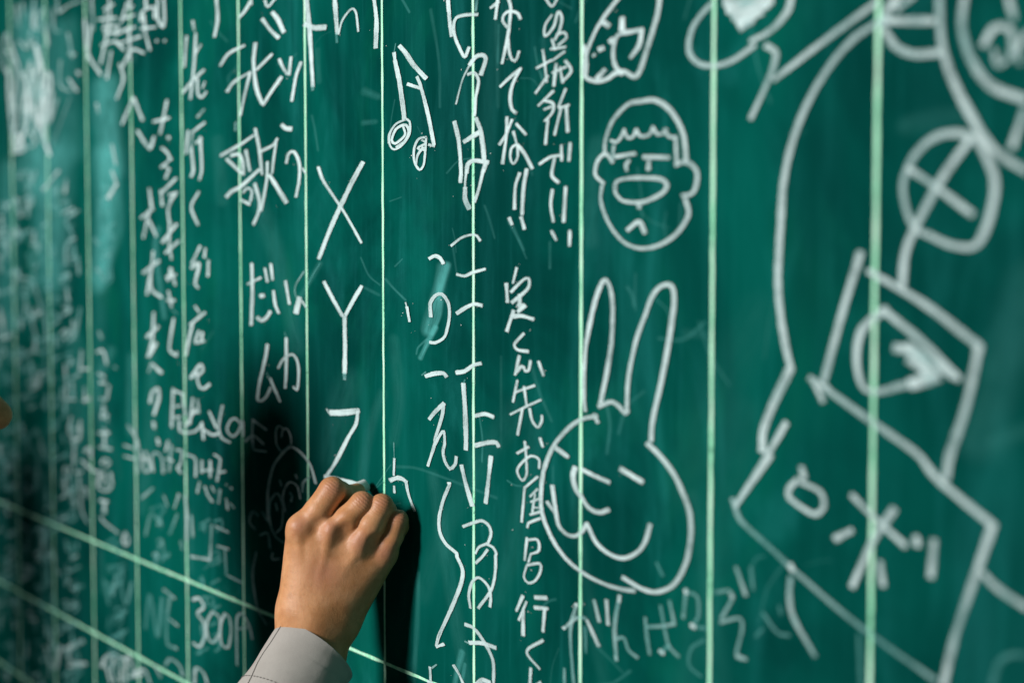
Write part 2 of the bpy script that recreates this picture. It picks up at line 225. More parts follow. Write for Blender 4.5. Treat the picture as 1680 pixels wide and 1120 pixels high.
# chalk marks, in tenths of a millimetre on the board (x, height from eye level): width opacity nib-aspect  x z x z ...
CHALK_DATA = '''#chalk_writing;dense blurred column of chalk characters at the far top left
=chalk_character
25 100 36 -6131 2482 -5855 2501
25 100 36 -5988 2597 -5974 2366 -6074 2179 -6271 1899
25 100 36 -6322 2386 -5771 2345
25 100 36 -6186 2273 -5774 2264 -5777 2199 -6142 2219
25 100 36 -6240 2096 -5825 2106
25 100 36 -5943 2003 -6092 1718
19 88 36 -6085 2460 -6140 2252
=chalk_character
24 100 37 -5367 2526 -5394 2401 -5285 2421
25 100 37 -5640 2283 -5456 2472
25 100 37 -5550 2322 -5246 2322
25 100 37 -5576 2196 -5250 2195
25 100 37 -5823 2171 -5423 2197
25 100 37 -5737 2066 -5084 2084
25 100 37 -5825 2106 -5562 1985
25 100 37 -5422 2213 -5392 1858
24 100 37 -5613 1812 -5345 1965 -5006 1904
25 94 37 -5701 1851 -5596 1681 -5805 1484
26 62 36 -6525 2642 -6469 2284
=chalk_character
27 100 38 -5079 2241 -5033 2330 -4743 2346 -4706 2233
26 100 39 -4618 2440 -4625 2225 -4488 2119 -4446 2206 -4459 2421
27 100 38 -5081 2162 -4689 2139
24 100 38 -4993 2295 -4958 2103 -4840 1920
24 100 38 -4945 2477 -4928 2350
30 88 39 -4665 2000 -4641 1992
29 88 39 -4461 1981 -4441 1973
=chalk_character
26 100 35 -6753 2431 -6671 2051 -6276 1782
26 88 35 -6562 2344 -6699 1985
=chalk_character
25 100 37 -5320 1468 -5476 1349 -5658 1206
24 100 38 -5299 1450 -5175 1315 -5073 1214
=chalk_character
30 100 38 -5225 1110 -4894 920 -4767 1025
30 75 38 -5080 1008 -4874 904
#chalk_writing;blurred vertical chalk sentence with a row of repeated big characters and a question mark
=chalk_character
24 100 39 -4413 1376 -4497 1228 -4603 1048
27 100 39 -4782 1182 -4359 1197
35 100 39 -4404 1007 -4365 993
=chalk_character
24 100 39 -4568 906 -4429 854 -4352 790
24 100 39 -4313 788 -4594 706
24 88 39 -4493 718 -4356 675
=chalk_character
24 100 39 -4395 668 -4477 593
24 100 39 -4603 441 -4201 586
24 100 39 -4602 472 -4566 316
23 100 39 -4365 359 -4245 434 -4403 422
23 100 39 -4186 448 -4407 298 -4392 143
=chalk_character
27 100 39 -4579 -58 -4196 127
26 100 39 -4502 -167 -4143 -42
24 100 39 -4372 159 -4399 -73 -4344 -228
=chalk_character
27 100 39 -4347 -321 -4450 -447
26 100 39 -4387 -321 -4254 -489
24 100 39 -4489 -416 -4231 -381
=chalk_character
27 100 39 -4434 -555 -4359 -709
27 100 39 -4477 -650 -4278 -644
15 31 39 -4399 -726 -4204 -781
=chalk_character
24 100 39 -4304 -831 -4410 -1069 -4413 -1163 -4237 -1207
24 100 39 -4235 -1168 -4256 -1208
=chalk_character
27 100 38 -4909 495 -4853 304
27 100 38 -5151 196 -4812 288
24 100 38 -4916 274 -5094 -12
27 100 38 -4920 163 -4739 4
=chalk_character
27 100 38 -4827 -154 -4851 -265 -5009 -603
30 100 38 -5107 -381 -4666 -247
33 100 38 -4919 -409 -4882 -551 -4617 -623
=chalk_character
27 100 38 -4828 -788 -4853 -932
30 100 38 -5025 -1052 -4709 -926
27 100 38 -4853 -932 -4879 -1077 -5011 -1260
36 100 38 -4776 -1104 -4990 -1259
36 100 38 -4887 -1333 -4642 -1405
18 62 38 -4908 -1318 -4995 -1420
=chalk_character
30 100 38 -4964 -1740 -4897 -1622 -4730 -1577 -4734 -1689 -4863 -1860
36 100 38 -4874 -1941 -4855 -1995
36 100 38 -4768 -2107 -4745 -2161
#chalk_writing;blurred vertical chalk sentence hugging the fifth painted line
=chalk_character
23 75 40 -3739 2102 -3704 2010
23 100 40 -3892 1969 -3957 1676
23 100 40 -3669 1977 -3714 1686 -3816 1352
24 100 40 -4003 1425 -3755 1526 -3478 1608
24 100 41 -3644 1533 -3630 1384 -3539 1348 -3430 1392
20 88 41 -3544 1855 -3674 1786
20 88 41 -3463 1490 -3519 1435
=chalk_character
23 62 41 -3488 1228 -3654 1164
24 100 41 -3474 1102 -3788 1022
23 100 40 -3881 1042 -3945 820
29 100 40 -3811 889 -3762 648 -3819 590
23 100 41 -3586 968 -3559 649 -3616 554
23 100 41 -3698 914 -3550 951
17 62 40 -3770 1006 -3850 831
=chalk_character
24 100 40 -3638 436 -3820 290 -3665 116
=chalk_character
24 100 40 -3616 -93 -3825 -267
26 100 40 -3853 -313 -3657 -265 -3756 -462 -3682 -503
21 100 41 -3499 -115 -3527 -204
24 100 41 -3430 -245 -3441 -381
=chalk_character
23 100 40 -3762 -688 -3663 -745
24 100 40 -3899 -876 -3523 -740
24 100 40 -3823 -857 -3942 -1045 -4003 -1186
23 100 40 -3675 -926 -3772 -1036 -3753 -1051 -3549 -1018
23 100 41 -3583 -937 -3623 -1021
=chalk_character
26 100 40 -3895 -1409 -3648 -1256 -3594 -1313 -3744 -1383
24 100 41 -3761 -1324 -3691 -1470 -3580 -1492 -3433 -1436
#chalk_scribble;thick overlapping chalk hatching, badly blurred, in the top corner left of the first columns
=chalk_stroke
42 100 33 -8513 1994 -8615 1689 -8517 1389
42 100 33 -8326 1815 -8228 1554 -8408 1309
41 94 33 -8130 1837 -8059 1616 -8182 1370
36 94 32 -8866 1854 -8939 1599 -8806 1349
36 88 32 -9346 1776 -9241 1504 -9376 1246
43 88 32 -9194 1275 -8967 1076 -9387 1056
35 88 33 -8444 2243 -8369 2055 -8544 1941
34 88 33 -7962 1932 -7915 1785 -8085 1653
29 75 32 -9092 2021 -8808 1850 -8991 1714
28 75 32 -8649 2133 -8742 1993 -8607 1836
36 70 32 -9546 2552 -9033 2016 -8862 1928
44 94 31 -9510 2111 -9476 1632 -9324 1092
43 62 32 -9220 1880 -9426 1439 -9262 1127
43 94 32 -8916 2007 -8764 1588 -9018 1229 -9142 1122
35 62 32 -8679 2099 -8575 1907 -8699 1731
42 100 33 -8441 2298 -8235 1953 -8367 1563 -8494 1277
41 94 33 -8069 1958 -8145 1549 -8217 1227 -8010 964
34 62 34 -7865 1710 -7990 1359 -7709 1610
42 62 33 -8437 1293 -8167 1115 -8263 1411
36 62 32 -9324 1092 -8560 1115 -8722 1289
43 62 32 -8824 1554 -9014 1304 -8649 1581 -8583 1760
42 62 33 -8294 1885 -8417 1676 -8136 1729 -8205 1444
29 62 31 -9608 2539 -9751 2226 -9515 2016
36 70 32 -9558 2343 -9325 2153 -9220 1880
42 75 33 -8367 1563 -8436 1311 -8092 1509 -8159 1278
=chalk_stroke
28 62 33 -8467 2865 -8541 2545 -8264 2462
28 62 33 -8141 2702 -8429 2515 -8474 2738
27 62 33 -8095 2535 -8000 2257
28 62 33 -8601 2496 -8724 2342 -8437 2370
29 62 32 -9165 2851 -9061 2579
28 54 32 -8928 2862 -8880 2672
28 62 32 -9071 2412 -8784 2292 -8607 2368
27 62 34 -7653 2772 -7608 2608 -7294 2644 -6841 2653
27 54 34 -7817 2666 -7776 2414 -7566 2376
27 54 34 -7309 2333 -7169 2043
33 62 34 -7268 2103 -7092 2070
33 75 35 -7025 1875 -6952 1835
27 54 34 -7582 2043 -7596 1762 -7288 1670
33 70 35 -7307 1811 -7035 1652
8 54 34 -7266 1598 -7923 1068
32 62 36 -6407 1474 -6364 1370
=chalk_stroke
25 62 36 -5960 999 -5854 781
25 75 36 -5971 718 -5840 566
38 100 36 -5840 566 -6098 422
34 69 33 -7696 773 -7915 690 -8250 563
28 46 32 -8864 811 -8642 637
28 46 33 -8519 800 -8701 601
34 62 34 -7439 659 -7498 501
36 62 32 -9298 482 -9131 251
34 46 34 -7302 269 -7462 164 -7262 22 -7475 -120 -7485 -333
32 46 36 -6566 -13 -6424 -81
33 46 35 -7094 -223 -7078 -433
37 62 31 -9930 259 -9879 64 -9976 25
35 54 33 -9233 -510 -8762 -539 -8488 -774 -8276 -1044 -8231 -1255
36 46 32 -9122 -660 -8844 -974 -8570 -1272
45 62 31 -10064 -922 -9893 -1250
33 46 35 -7045 -817 -7212 -1141
32 62 36 -6442 -1070 -6373 -1135
32 46 36 -6251 -485 -6484 -354
#chalk_writing;two cramped columns of badly blurred chalk characters
=chalk_character
27 62 34 -7593 -1501 -7552 -1750
27 62 34 -7666 -1922 -7246 -1888
27 62 34 -7552 -1750 -7619 -2063
27 62 35 -7017 -1307 -7077 -1540
27 75 35 -7127 -1525 -6776 -1503
27 62 34 -7338 -1646 -7079 -1575
27 62 35 -6935 -1723 -6942 -1899
27 75 35 -6992 -1886 -6741 -1831
=chalk_character
27 69 34 -7411 -2099 -7472 -2302 -7164 -2344 -7103 -2125
27 62 34 -7522 -2235 -7057 -2227
27 62 34 -7320 -2377 -7334 -2683
33 81 35 -6967 -2465 -6766 -2409 -6770 -2515
33 81 35 -7073 -2583 -6678 -2662 -6483 -2639
27 75 35 -7285 -2749 -7053 -2705
27 62 35 -7183 -2773 -7142 -3000 -7075 -3187 -6903 -3288
27 62 35 -7037 -2916 -6935 -2886 -6940 -2992
=chalk_character
26 88 36 -6523 -1297 -6331 -1269 -6219 -1416
26 88 36 -6485 -1535 -6295 -1557
32 88 36 -6441 -1636 -6250 -1622
26 69 36 -6158 -1649 -6258 -1810 -6448 -1808
26 75 36 -6309 -1900 -6409 -2028 -6194 -1975
26 62 36 -6356 -1886 -6220 -2046
=chalk_character
29 88 36 -6513 -2210 -6179 -2178
26 75 36 -6319 -2140 -6326 -2329
26 75 36 -6495 -2364 -6115 -2351
26 75 36 -6431 -2547 -6333 -2485 -6168 -2501 -6289 -2566
=chalk_character
26 81 36 -6484 -2674 -6538 -2819 -6300 -2842 -6108 -2750 -6149 -2618
26 75 36 -6386 -2628 -6274 -2787
29 88 36 -6496 -2970 -6248 -2956
33 81 36 -6352 -2969 -6357 -3091
38 54 36 -5982 -1431 -5945 -1436
=chalk_character
27 72 36 -6480 -3159 -6362 -3204 -5943 -3264
27 72 37 -5713 -3222 -5626 -3293 -5719 -3366 -5798 -3319 -5713 -3222
34 62 36 -6405 -3080 -6310 -3084
#chalk_scribble;faint looped chalk drawing lost in shade at the far left
=chalk_stroke
43 54 32 -8873 -1524 -8656 -1812 -8476 -1649
36 46 32 -9108 -1500 -8750 -1403 -8408 -1422
44 39 32 -10033 -2547 -9526 -2479 -9105 -2535 -8686 -2380
36 46 33 -8627 -2356 -8414 -2654
45 31 31 -9974 -2641 -10074 -3251
44 34 32 -9143 -3234 -8723 -3086 -8645 -2698 -9047 -2568 -9538 -2696 -9561 -3090
=chalk_stroke
45 46 33 -8577 -3618 -8468 -3715 -8597 -4000 -8370 -4002
45 43 33 -8411 -3707 -8194 -3843 -8535 -3915
38 43 32 -8952 -4115 -8898 -4202
44 46 33 -7981 -4005 -7917 -4041
58 60 34 -7597 -4072 -7565 -4077
38 39 32 -8788 -4338 -8616 -4366
44 46 33 -8162 -4324 -8140 -4433
76 60 32 -8893 -4781 -8859 -4790
45 70 33 -8479 -5045 -8262 -5229 -8096 -5231 -7917 -4932
37 46 33 -8240 -4771 -8253 -5038
43 60 34 -7755 -4936 -7116 -4699
43 60 34 -7647 -4915 -7546 -5041 -7025 -4950
36 60 34 -7656 -5110 -7181 -5010
39 46 32 -9347 -3650 -9048 -3685 -9121 -3928
#chalk_writing;blurred slanting chalk line ending in a cross, a letter a and a letter E
=chalk_character
24 94 39 -4346 -1549 -4398 -1945
23 94 39 -4346 -1565 -4073 -1583
23 94 40 -4111 -1578 -4040 -1788
21 81 39 -4391 -1740 -4154 -1705
21 81 39 -4315 -1843 -4157 -1814
23 94 40 -4198 -1864 -4162 -1969 -3816 -1936 -3627 -1843
23 94 40 -3844 -1603 -3928 -1870
20 81 40 -3887 -1759 -3698 -1728
23 94 40 -4044 -1912 -3772 -1704
20 62 40 -3732 -1610 -3691 -1743
=chalk_character
24 100 41 -3626 -1828 -3594 -1991
24 100 41 -3628 -1888 -3373 -1927 -3229 -1896
=chalk_character
26 100 41 -3447 -1707 -3281 -1849
20 100 42 -3134 -1621 -3227 -1836 -3159 -1933 -2967 -1961
=chalk_character
20 100 42 -2723 -1760 -2841 -1720 -2962 -1753 -3034 -1847 -2914 -1897 -2776 -1838 -2689 -1728 -2675 -1871
=chalk_character
19 70 43 -2459 -1690 -2472 -1806 -2464 -1919
22 75 43 -2459 -1700 -2169 -1763
21 70 43 -2630 -1917 -2462 -1843 -2364 -1862 -2236 -1901
18 60 43 -2464 -1919 -2432 -1973 -2173 -1965
#chalk_writing;small faint blurred chalk row below the slanting line
=chalk_character
25 70 37 -5602 -2040 -5364 -2166 -5315 -2259
22 75 37 -5723 -2268 -5456 -2274
22 75 37 -5727 -2386 -5416 -2385
22 62 37 -5404 -2054 -5355 -2527
=chalk_character
25 75 38 -5238 -2284 -5159 -2488 -4988 -2436 -5109 -2271
25 75 38 -5241 -2350 -4985 -2371
24 69 38 -4904 -2459 -4941 -2301 -4773 -2251 -4652 -2318 -4635 -2444
=chalk_character
23 75 39 -4482 -2094 -4567 -2214
23 62 39 -4404 -2134 -4472 -2409
23 81 39 -4549 -2283 -4369 -2295
22 75 39 -4286 -2169 -4129 -2168 -4172 -2297 -4252 -2353 -4167 -2390
=chalk_character
22 75 40 -4013 -2187 -3823 -2197 -3787 -2254 -3798 -2385
22 81 41 -3637 -2207 -3640 -2329
22 75 41 -3677 -2318 -3382 -2269
22 81 41 -3434 -2185 -3438 -2351
=chalk_character
21 88 41 -3342 -2115 -3200 -2145 -3277 -2369
21 88 42 -3239 -2283 -3079 -2250
=chalk_character
22 75 40 -3698 -2427 -3758 -2541
22 75 41 -3569 -2457 -3498 -2539 -3390 -2585
22 75 41 -3404 -2437 -3344 -2482
21 62 41 -3207 -2443 -3246 -2582
22 62 42 -3064 -2375 -3044 -2381
22 70 42 -2960 -2394 -2933 -2403
21 70 42 -3068 -2514 -3035 -2613
21 62 42 -2981 -2547 -2889 -2579
=chalk_character
23 54 38 -4910 -2637 -5256 -2794
23 54 39 -4623 -2681 -4524 -2780
22 62 39 -4220 -2615 -4344 -2772
23 75 40 -4064 -2611 -4031 -2777 -4039 -3058
#chalk_writing;faint half wiped chalk letters between the painted rows
=chalk_character
34 34 37 -6157 -3991 -5961 -3735 -5743 -4020 -5554 -3751
34 25 36 -6389 -3858 -6256 -4112
=chalk_character
32 34 38 -5175 -4181 -5034 -3794 -4837 -4198 -4699 -3767
=chalk_character
32 60 39 -4654 -3671 -4365 -3711
28 39 39 -4494 -3731 -4582 -3971 -4570 -4226 -4328 -4225
28 60 39 -4501 -3956 -4293 -3983
31 54 39 -4388 -4221 -4329 -4233
=chalk_character
26 39 38 -5140 -3172 -4962 -2919 -4673 -2992
25 39 39 -4472 -3059 -4266 -2824
=chalk_character
21 54 41 -3414 -2814 -3460 -3168
23 72 40 -3936 -3210 -3478 -3171
21 60 41 -3324 -2817 -3023 -2833
21 70 42 -3293 -3007 -3027 -2996
21 46 42 -3115 -3010 -3086 -3258
20 62 42 -3051 -3259 -2734 -3273
25 54 39 -4196 -3097 -4159 -3169
24 54 40 -3916 -2792 -3884 -3004
#chalk_writing;faint blurred chalk figures reading 300 followed by a price mark
=chalk_character
26 84 40 -3902 -3644 -3750 -3602 -3632 -3670 -3792 -3761 -3643 -3825 -3609 -3941 -3744 -4091 -3915 -4087
=chalk_character
23 78 41 -3419 -3676 -3561 -3810 -3536 -3958 -3427 -3985 -3261 -3858 -3257 -3707 -3419 -3676
=chalk_character
22 72 42 -3131 -3641 -3234 -3778 -3217 -3955 -3068 -3963 -2994 -3791 -3026 -3664 -3131 -3641
=chalk_character
22 60 42 -2862 -4091 -2859 -3647 -2747 -3571 -2581 -3653 -2517 -3771
22 60 42 -2820 -3735 -2632 -3680
#chalk_drawing;blurred mop of chalk loops at the bottom edge beside the painted rows
=chalk_stroke
34 72 36 -6527 -4881 -6377 -4744 -6136 -4660 -5858 -4645 -5629 -4581
31 72 36 -6380 -4832 -6244 -5003
31 72 36 -6138 -4712 -6192 -4879 -6101 -4963
30 72 36 -5951 -4673 -5915 -4931
30 72 37 -5766 -4618 -5776 -4901
30 66 37 -5630 -4606 -5545 -4723
30 72 37 -5591 -4767 -5234 -4641 -5066 -4753
30 72 37 -5683 -4821 -5280 -4700
=chalk_stroke
28 60 39 -4639 -4465 -4514 -4375 -4274 -4388 -4178 -4479
26 72 40 -3888 -4494 -3845 -4329 -3657 -4336 -3567 -4424
26 60 38 -4932 -4527 -4768 -4622
#chalk_drawing;faint cartoon head with a tuft and big oval eyes, in shade beside the fist
=head_outline
23 69 45 -2148 -2590 -2152 -2342 -2044 -2101 -1880 -1970 -1692 -1875 -1509 -1893 -1311 -1982 -1196 -2141
19 57 44 -2145 -2418 -2105 -2623 -2000 -2722 -1845 -2756
=tuft
17 65 44 -1971 -1874 -1975 -1777 -1937 -1713 -1885 -1704 -1834 -1722
17 65 45 -1866 -1803 -1830 -1735 -1752 -1714 -1682 -1767 -1663 -1843
16 50 45 -1960 -1878 -1858 -1932 -1673 -1848
22 57 45 -1585 -2108 -1554 -2142
22 57 44 -1901 -2198 -1869 -2241
=eye
19 69 45 -1798 -2467 -1837 -2322 -1718 -2195 -1563 -2204 -1492 -2315
22 52 45 -1695 -2285 -1654 -2308 -1680 -2361
=eye
19 57 44 -2126 -2549 -2101 -2412 -1950 -2323 -1847 -2417 -1871 -2609 -1987 -2692
20 46 44 -1990 -2417 -1957 -2479
=cheek
18 57 46 -1454 -2246 -1433 -2160 -1305 -2094
=chalk_stroke
20 52 43 -2436 -2718 -2547 -2665 -2477 -2558 -2358 -2581
20 52 44 -2326 -2760 -2159 -2717 -2110 -2853
22 57 44 -2059 -2883 -2077 -2943 -1915 -2914
20 57 43 -2409 -2928 -2490 -3165 -2385 -3459 -2202 -3571
20 46 44 -2277 -2531 -2148 -2610
#chalk_writing;top row of tall chalk kana cut off by the top edge
=chalk_character
30 95 41 -3174 2264 -3152 2051 -3226 1903
=chalk_character
32 95 43 -2679 2022 -2541 2071 -2420 2145
18 80 43 -2408 2167 -2394 2110
25 95 44 -2122 2120 -2061 2055 -1915 2109
=chalk_character
31 97 44 -2178 1958 -1993 1831 -1851 1759
38 97 44 -1969 1995 -1868 1926 -1749 1800
=chalk_character
27 97 42 -3098 1619 -2907 1713 -2559 1757
29 95 42 -2949 1364 -2845 1423 -2732 1458
21 95 43 -2732 1458 -2444 1503
24 95 43 -2440 1503 -2558 1318 -2662 1128 -2684 1122
24 55 42 -2764 1060 -2777 990
36 97 43 -2327 1754 -2367 1601 -2338 1414 -2277 1290 -2189 1200
28 97 44 -2304 1517 -2165 1565 -1986 1627
30 97 44 -2177 1187 -2003 1298 -1800 1411
=chalk_character
30 97 45 -1838 1569 -1774 1497 -1685 1429
27 97 45 -1609 1568 -1645 1417
30 97 45 -1414 1507 -1507 1405 -1600 1188
=chalk_character
37 97 46 -1307 2049 -1250 1766 -1195 1285
44 97 46 -1335 1827 -1165 1779 -956 1761
29 40 46 -1201 1285 -1201 1255
=chalk_character
38 95 47 -789 1990 -763 1802 -746 1691
19 30 47 -764 1693 -752 1616
17 95 48 -725 1680 -652 1791 -493 1865 -420 1824 -382 1672
34 95 49 -125 1914 -86 1732 -99 1514
#chalk_writing;chalk character for song with a curled kana beside it
=chalk_character
28 97 42 -3119 769 -2701 849 -2381 926
26 95 42 -2884 760 -2703 764 -2627 686 -2614 573
27 95 42 -2981 732 -2652 588
30 97 43 -2558 796 -2475 606
34 97 43 -2996 377 -2869 428 -2688 461 -2270 611
22 95 43 -2622 408 -2533 448 -2435 418 -2470 325
26 95 43 -2679 343 -2482 297
32 97 43 -2348 982 -2266 784 -2217 565
26 95 44 -2245 772 -1971 822 -1898 873
21 95 44 -1908 869 -1973 699 -2007 568
24 95 44 -2103 672 -2123 503 -2239 236
38 97 44 -2059 552 -1725 302
31 97 43 -2369 482 -2276 322 -2299 220 -2398 119 -2388 115
=chalk_character
43 95 45 -1800 988 -1724 954 -1620 944
26 97 45 -1719 649 -1668 732 -1568 742 -1471 645 -1470 503 -1535 349
17 95 46 -1404 594 -1352 548
#chalk_writing;fresh chalk capital letters X Y Z above the fist
=chalk_character
27 98 47 -1110 592 -1015 472 -690 235 -532 107 -356 -49
37 98 47 -323 605 -528 429 -855 109 -1109 -187
=chalk_character
31 98 47 -1018 -385 -863 -522 -692 -663
33 98 48 -354 -407 -503 -533 -633 -652
38 98 48 -651 -667 -649 -811 -647 -946 -657 -1143
29 45 48 -659 -1144 -657 -1195
=chalk_character
12 95 47 -984 -1473 -941 -1507
48 98 48 -913 -1499 -694 -1480 -417 -1439
32 98 48 -426 -1447 -463 -1555 -588 -1670 -843 -1928 -1015 -2066
39 95 47 -1024 -2059 -792 -2056 -413 -2057
#chalk_writing;small chalk kana pair with voicing ticks left of the letter Y
=chalk_character
29 90 41 -3425 -233 -3441 -382
=chalk_character
29 97 43 -2450 -250 -2440 -499 -2473 -816
22 95 43 -2542 -440 -2258 -375
26 95 44 -2171 -290 -2121 -409
24 95 44 -2048 -245 -2015 -389
41 95 44 -2272 -543 -2197 -535
31 95 44 -2341 -742 -2255 -767 -2148 -737 -2067 -676
26 95 44 -1996 -489 -1967 -606 -1897 -684
=chalk_character
25 95 45 -1752 -395 -1681 -595
13 50 45 -1389 -303 -1548 -422 -1569 -494 -1534 -534
47 95 45 -1481 -536 -1552 -669
16 90 46 -1432 -562 -1351 -617
7 30 46 -1082 -228 -1216 -326 -1313 -416
#chalk_writing;two chalk katakana above the shaded cartoon head
=chalk_character
26 95 44 -2132 -981 -2166 -1085 -2310 -1357 -2346 -1501 -2271 -1506 -2163 -1458 -2072 -1367
26 95 44 -2085 -1285 -1881 -1482
13 40 44 -2158 -1243 -2085 -1285
=chalk_character
27 95 45 -1747 -902 -1752 -1189 -1776 -1350
23 95 45 -1916 -1181 -1801 -1091 -1639 -1041 -1540 -1085 -1506 -1191 -1540 -1351 -1614 -1329
10 30 45 -1777 -853 -1747 -902
#chalk_drawing;chalk pair of musical notes joined by a beam
=note_stem
25 95 50 198 1447 217 1366
36 97 50 214 1382 280 1218 349 959 354 921
9 30 50 226 1517 198 1447
=note_beam
36 98 51 285 1491 376 1432 500 1327 686 1209
=note_flag
31 97 51 409 1186 610 1137
28 97 52 554 1230 599 1171 715 934 801 699
22 95 52 808 687 726 702
=note_head
18 90 50 373 920 438 893 434 798 324 716 195 688 123 733 132 821 229 888 372 912
20 95 50 340 858 364 794 212 733 156 764 229 848 372 872 422 822 371 754 228 704
14 80 50 107 742 115 814 213 881
=note_head
20 95 51 688 762 574 752 508 684 508 582 588 516 649 553 677 677 688 758
22 90 51 642 686 558 627 534 557
17 85 51 620 742 680 716 558 682 673 662
#chalk_writing;tall chalk hiragana running down along the painted line right of the fist
=chalk_character
30 95 53 1009 1784 1033 1615 1057 1494
26 95 53 1420 1615 1254 1629 1126 1621 1090 1564 1112 1479 1182 1383 1246 1323 1302 1387
21 40 54 1407 1738 1393 1644
=chalk_character
33 90 54 1309 1260 1392 1312 1488 1315 1526 1282 1461 1178
13 70 53 1309 1260 1210 1163 1117 986
21 95 54 1281 1192 1371 1196 1430 1132 1391 1016 1377 899 1370 886
=chalk_character
32 97 53 1095 856 1152 717 1186 489 1176 405
38 97 54 1230 702 1349 736 1446 763
33 95 54 1391 866 1453 777 1494 627 1500 561
35 95 54 1264 472 1279 531 1363 558 1555 537
39 90 54 1534 548 1493 480
25 95 54 1493 487 1431 348 1373 256
18 90 53 1264 494 1243 397 1243 352
38 75 54 1243 360 1243 277 1299 207
=chalk_character
22 97 54 1045 -68 1192 -9 1333 14 1403 6 1447 -29
26 97 54 1127 -283 1234 -293 1333 -268 1515 -237
=chalk_character
28 97 54 1125 -575 1261 -523 1374 -497 1471 -505
=chalk_character
30 97 54 1114 -1022 1231 -1003 1359 -949 1456 -932
=chalk_character
34 97 53 1214 -1099 1238 -1300 1251 -1544 1247 -1589
32 97 54 1379 -1326 1511 -1300 1623 -1313
32 97 55 1378 -1547 1538 -1510 1660 -1496 1694 -1522
11 30 53 1238 -1067 1214 -1096
=chalk_character
31 97 53 1186 -1717 1243 -1843 1335 -2002
32 97 55 1590 -1606 1565 -1744 1521 -1957
=chalk_character
22 97 54 1206 -2178 1342 -2131 1468 -2097 1564 -2121 1592 -2178 1551 -2253
19 95 54 1551 -2252 1426 -2301 1381 -2354
23 95 55 1537 -2262 1619 -2272 1662 -2310 1653 -2333 1653 -2422 1601 -2582 1419 -2759
21 90 54 1381 -2426 1464 -2372 1545 -2301
21 95 54 1309 -2778 1286 -2682 1339 -2573 1431 -2528 1553 -2572 1588 -2646 1577 -2720
=chalk_character
28 97 54 1234 -2917 1355 -2923 1503 -3003 1617 -3114 1625 -3292
34 97 54 1296 -3044 1471 -3014 1652 -3011
13 50 54 1229 -3048 1288 -3050
24 95 53 1069 -3264 1151 -3322 1211 -3383
34 95 54 1396 -3338 1478 -3290 1576 -3289
#chalk_writing;chalk hiragana column above and right of the fist with a rounded dab
=chalk_character
30 97 52 728 -169 811 -147 886 -164 933 -203
26 97 52 746 -615 742 -510 825 -446 914 -438 1002 -501 1019 -601 972 -730 927 -774 808 -813 732 -813
=chalk_character
34 98 52 667 -1079 792 -1052 926 -1038 973 -1060
13 35 51 608 -1075 670 -1047
=chalk_character
31 97 52 721 -1408 820 -1336 937 -1270
26 97 52 932 -1270 910 -1367 804 -1558 804 -1588 696 -1774
24 97 53 804 -1597 894 -1502 936 -1482 946 -1575 923 -1639 953 -1714 1026 -1759 1097 -1717 1114 -1659
=chalk_character
28 97 53 1014 -1885 922 -2016 861 -2166 876 -2274 965 -2348 1111 -2392 1120 -2417 1202 -2514 1171 -2629 1033 -2837 856 -3076 816 -3163
19 95 53 989 -1875 1033 -1870
22 95 52 816 -3173 930 -3128
=chalk_character
19 97 50 175 -1775 165 -1911
39 98 50 108 -1957 190 -1931 303 -1924 364 -1941
32 97 50 127 -1957 239 -1919 319 -1926
23 97 51 359 -1937 398 -2034 489 -2156
18 90 50 170 -1997 176 -2050
7 40 50 168 -1644 175 -1775
=chalk_character
22 90 52 720 -3353 729 -3451
22 90 52 683 -3471 765 -3470
13 50 52 819 -3311 747 -3354
=chalk_tick
13 90 51 365 -518 390 -569
25 95 51 385 -553 424 -664
#chalk_writing;small chalk kana sentence ending in double exclamation marks, left of the square faced doodle
=chalk_character
23 92 55 1594 1643 1703 1675
23 92 55 1693 1705 1657 1558
23 90 56 1821 1691 1854 1623 1847 1545 1832 1471
23 92 56 1978 1524 1937 1571 1834 1593 1769 1575 1753 1533 1811 1483
=chalk_character
23 95 55 1834 1471 1808 1391 1745 1235
22 95 56 1821 1404 1834 1317 1873 1249 1925 1245 1961 1299
=chalk_character
23 95 56 1719 1071 1834 1123 1986 1181
24 95 56 1979 1176 1886 1084 1847 986 1873 898 1931 869 1918 871
=chalk_character
24 95 55 1802 850 1795 723 1745 523
22 93 55 1705 659 1795 731 1867 828
23 95 56 1922 796 2042 715
20 93 56 1884 744 1925 660
19 93 56 1925 653 1860 627 1847 555 1886 516 1938 559 1938 645
27 95 56 1938 645 2015 592 2122 477
=chalk_character
24 95 56 1966 447 1912 358 1899 196
26 95 56 1831 133 1867 87
=chalk_character
25 95 56 2055 472 2015 349 1996 156
26 95 56 1983 136 2025 55
#chalk_writing;small chalk kanji sentence running down left of the rabbit
=chalk_character
19 92 56 1928 -221 1880 -331
27 95 55 1795 -337 1810 -468
22 95 56 1854 -395 2015 -303 2079 -294 2082 -352 2015 -398
26 95 56 1867 -470 2009 -402
27 93 56 1967 -412 1964 -528
28 93 56 1945 -532 2035 -486
20 90 56 1938 -486 2015 -479
25 95 56 1889 -527 1801 -677
31 95 56 1873 -569 1990 -560 2136 -578
=chalk_character
23 95 56 2018 -685 1897 -769 1938 -804 2073 -809
=chalk_character
23 95 56 1962 -846 1910 -984
23 95 56 1925 -965 1977 -925 2016 -922 2041 -950 2080 -940 2103 -874
19 95 57 2202 -871 2262 -965
=chalk_character
18 95 56 1939 -1023 1881 -1181
18 95 56 1906 -1110 2155 -1044
18 95 56 2022 -1061 2055 -1189
17 95 56 1847 -1275 2032 -1207 2231 -1139
18 95 56 2003 -1220 1941 -1413
19 95 57 2093 -1212 2127 -1296 2194 -1335 2244 -1285 2244 -1248
=chalk_character
18 95 56 1935 -1546 2080 -1485
18 95 56 2032 -1451 2048 -1553 2055 -1650
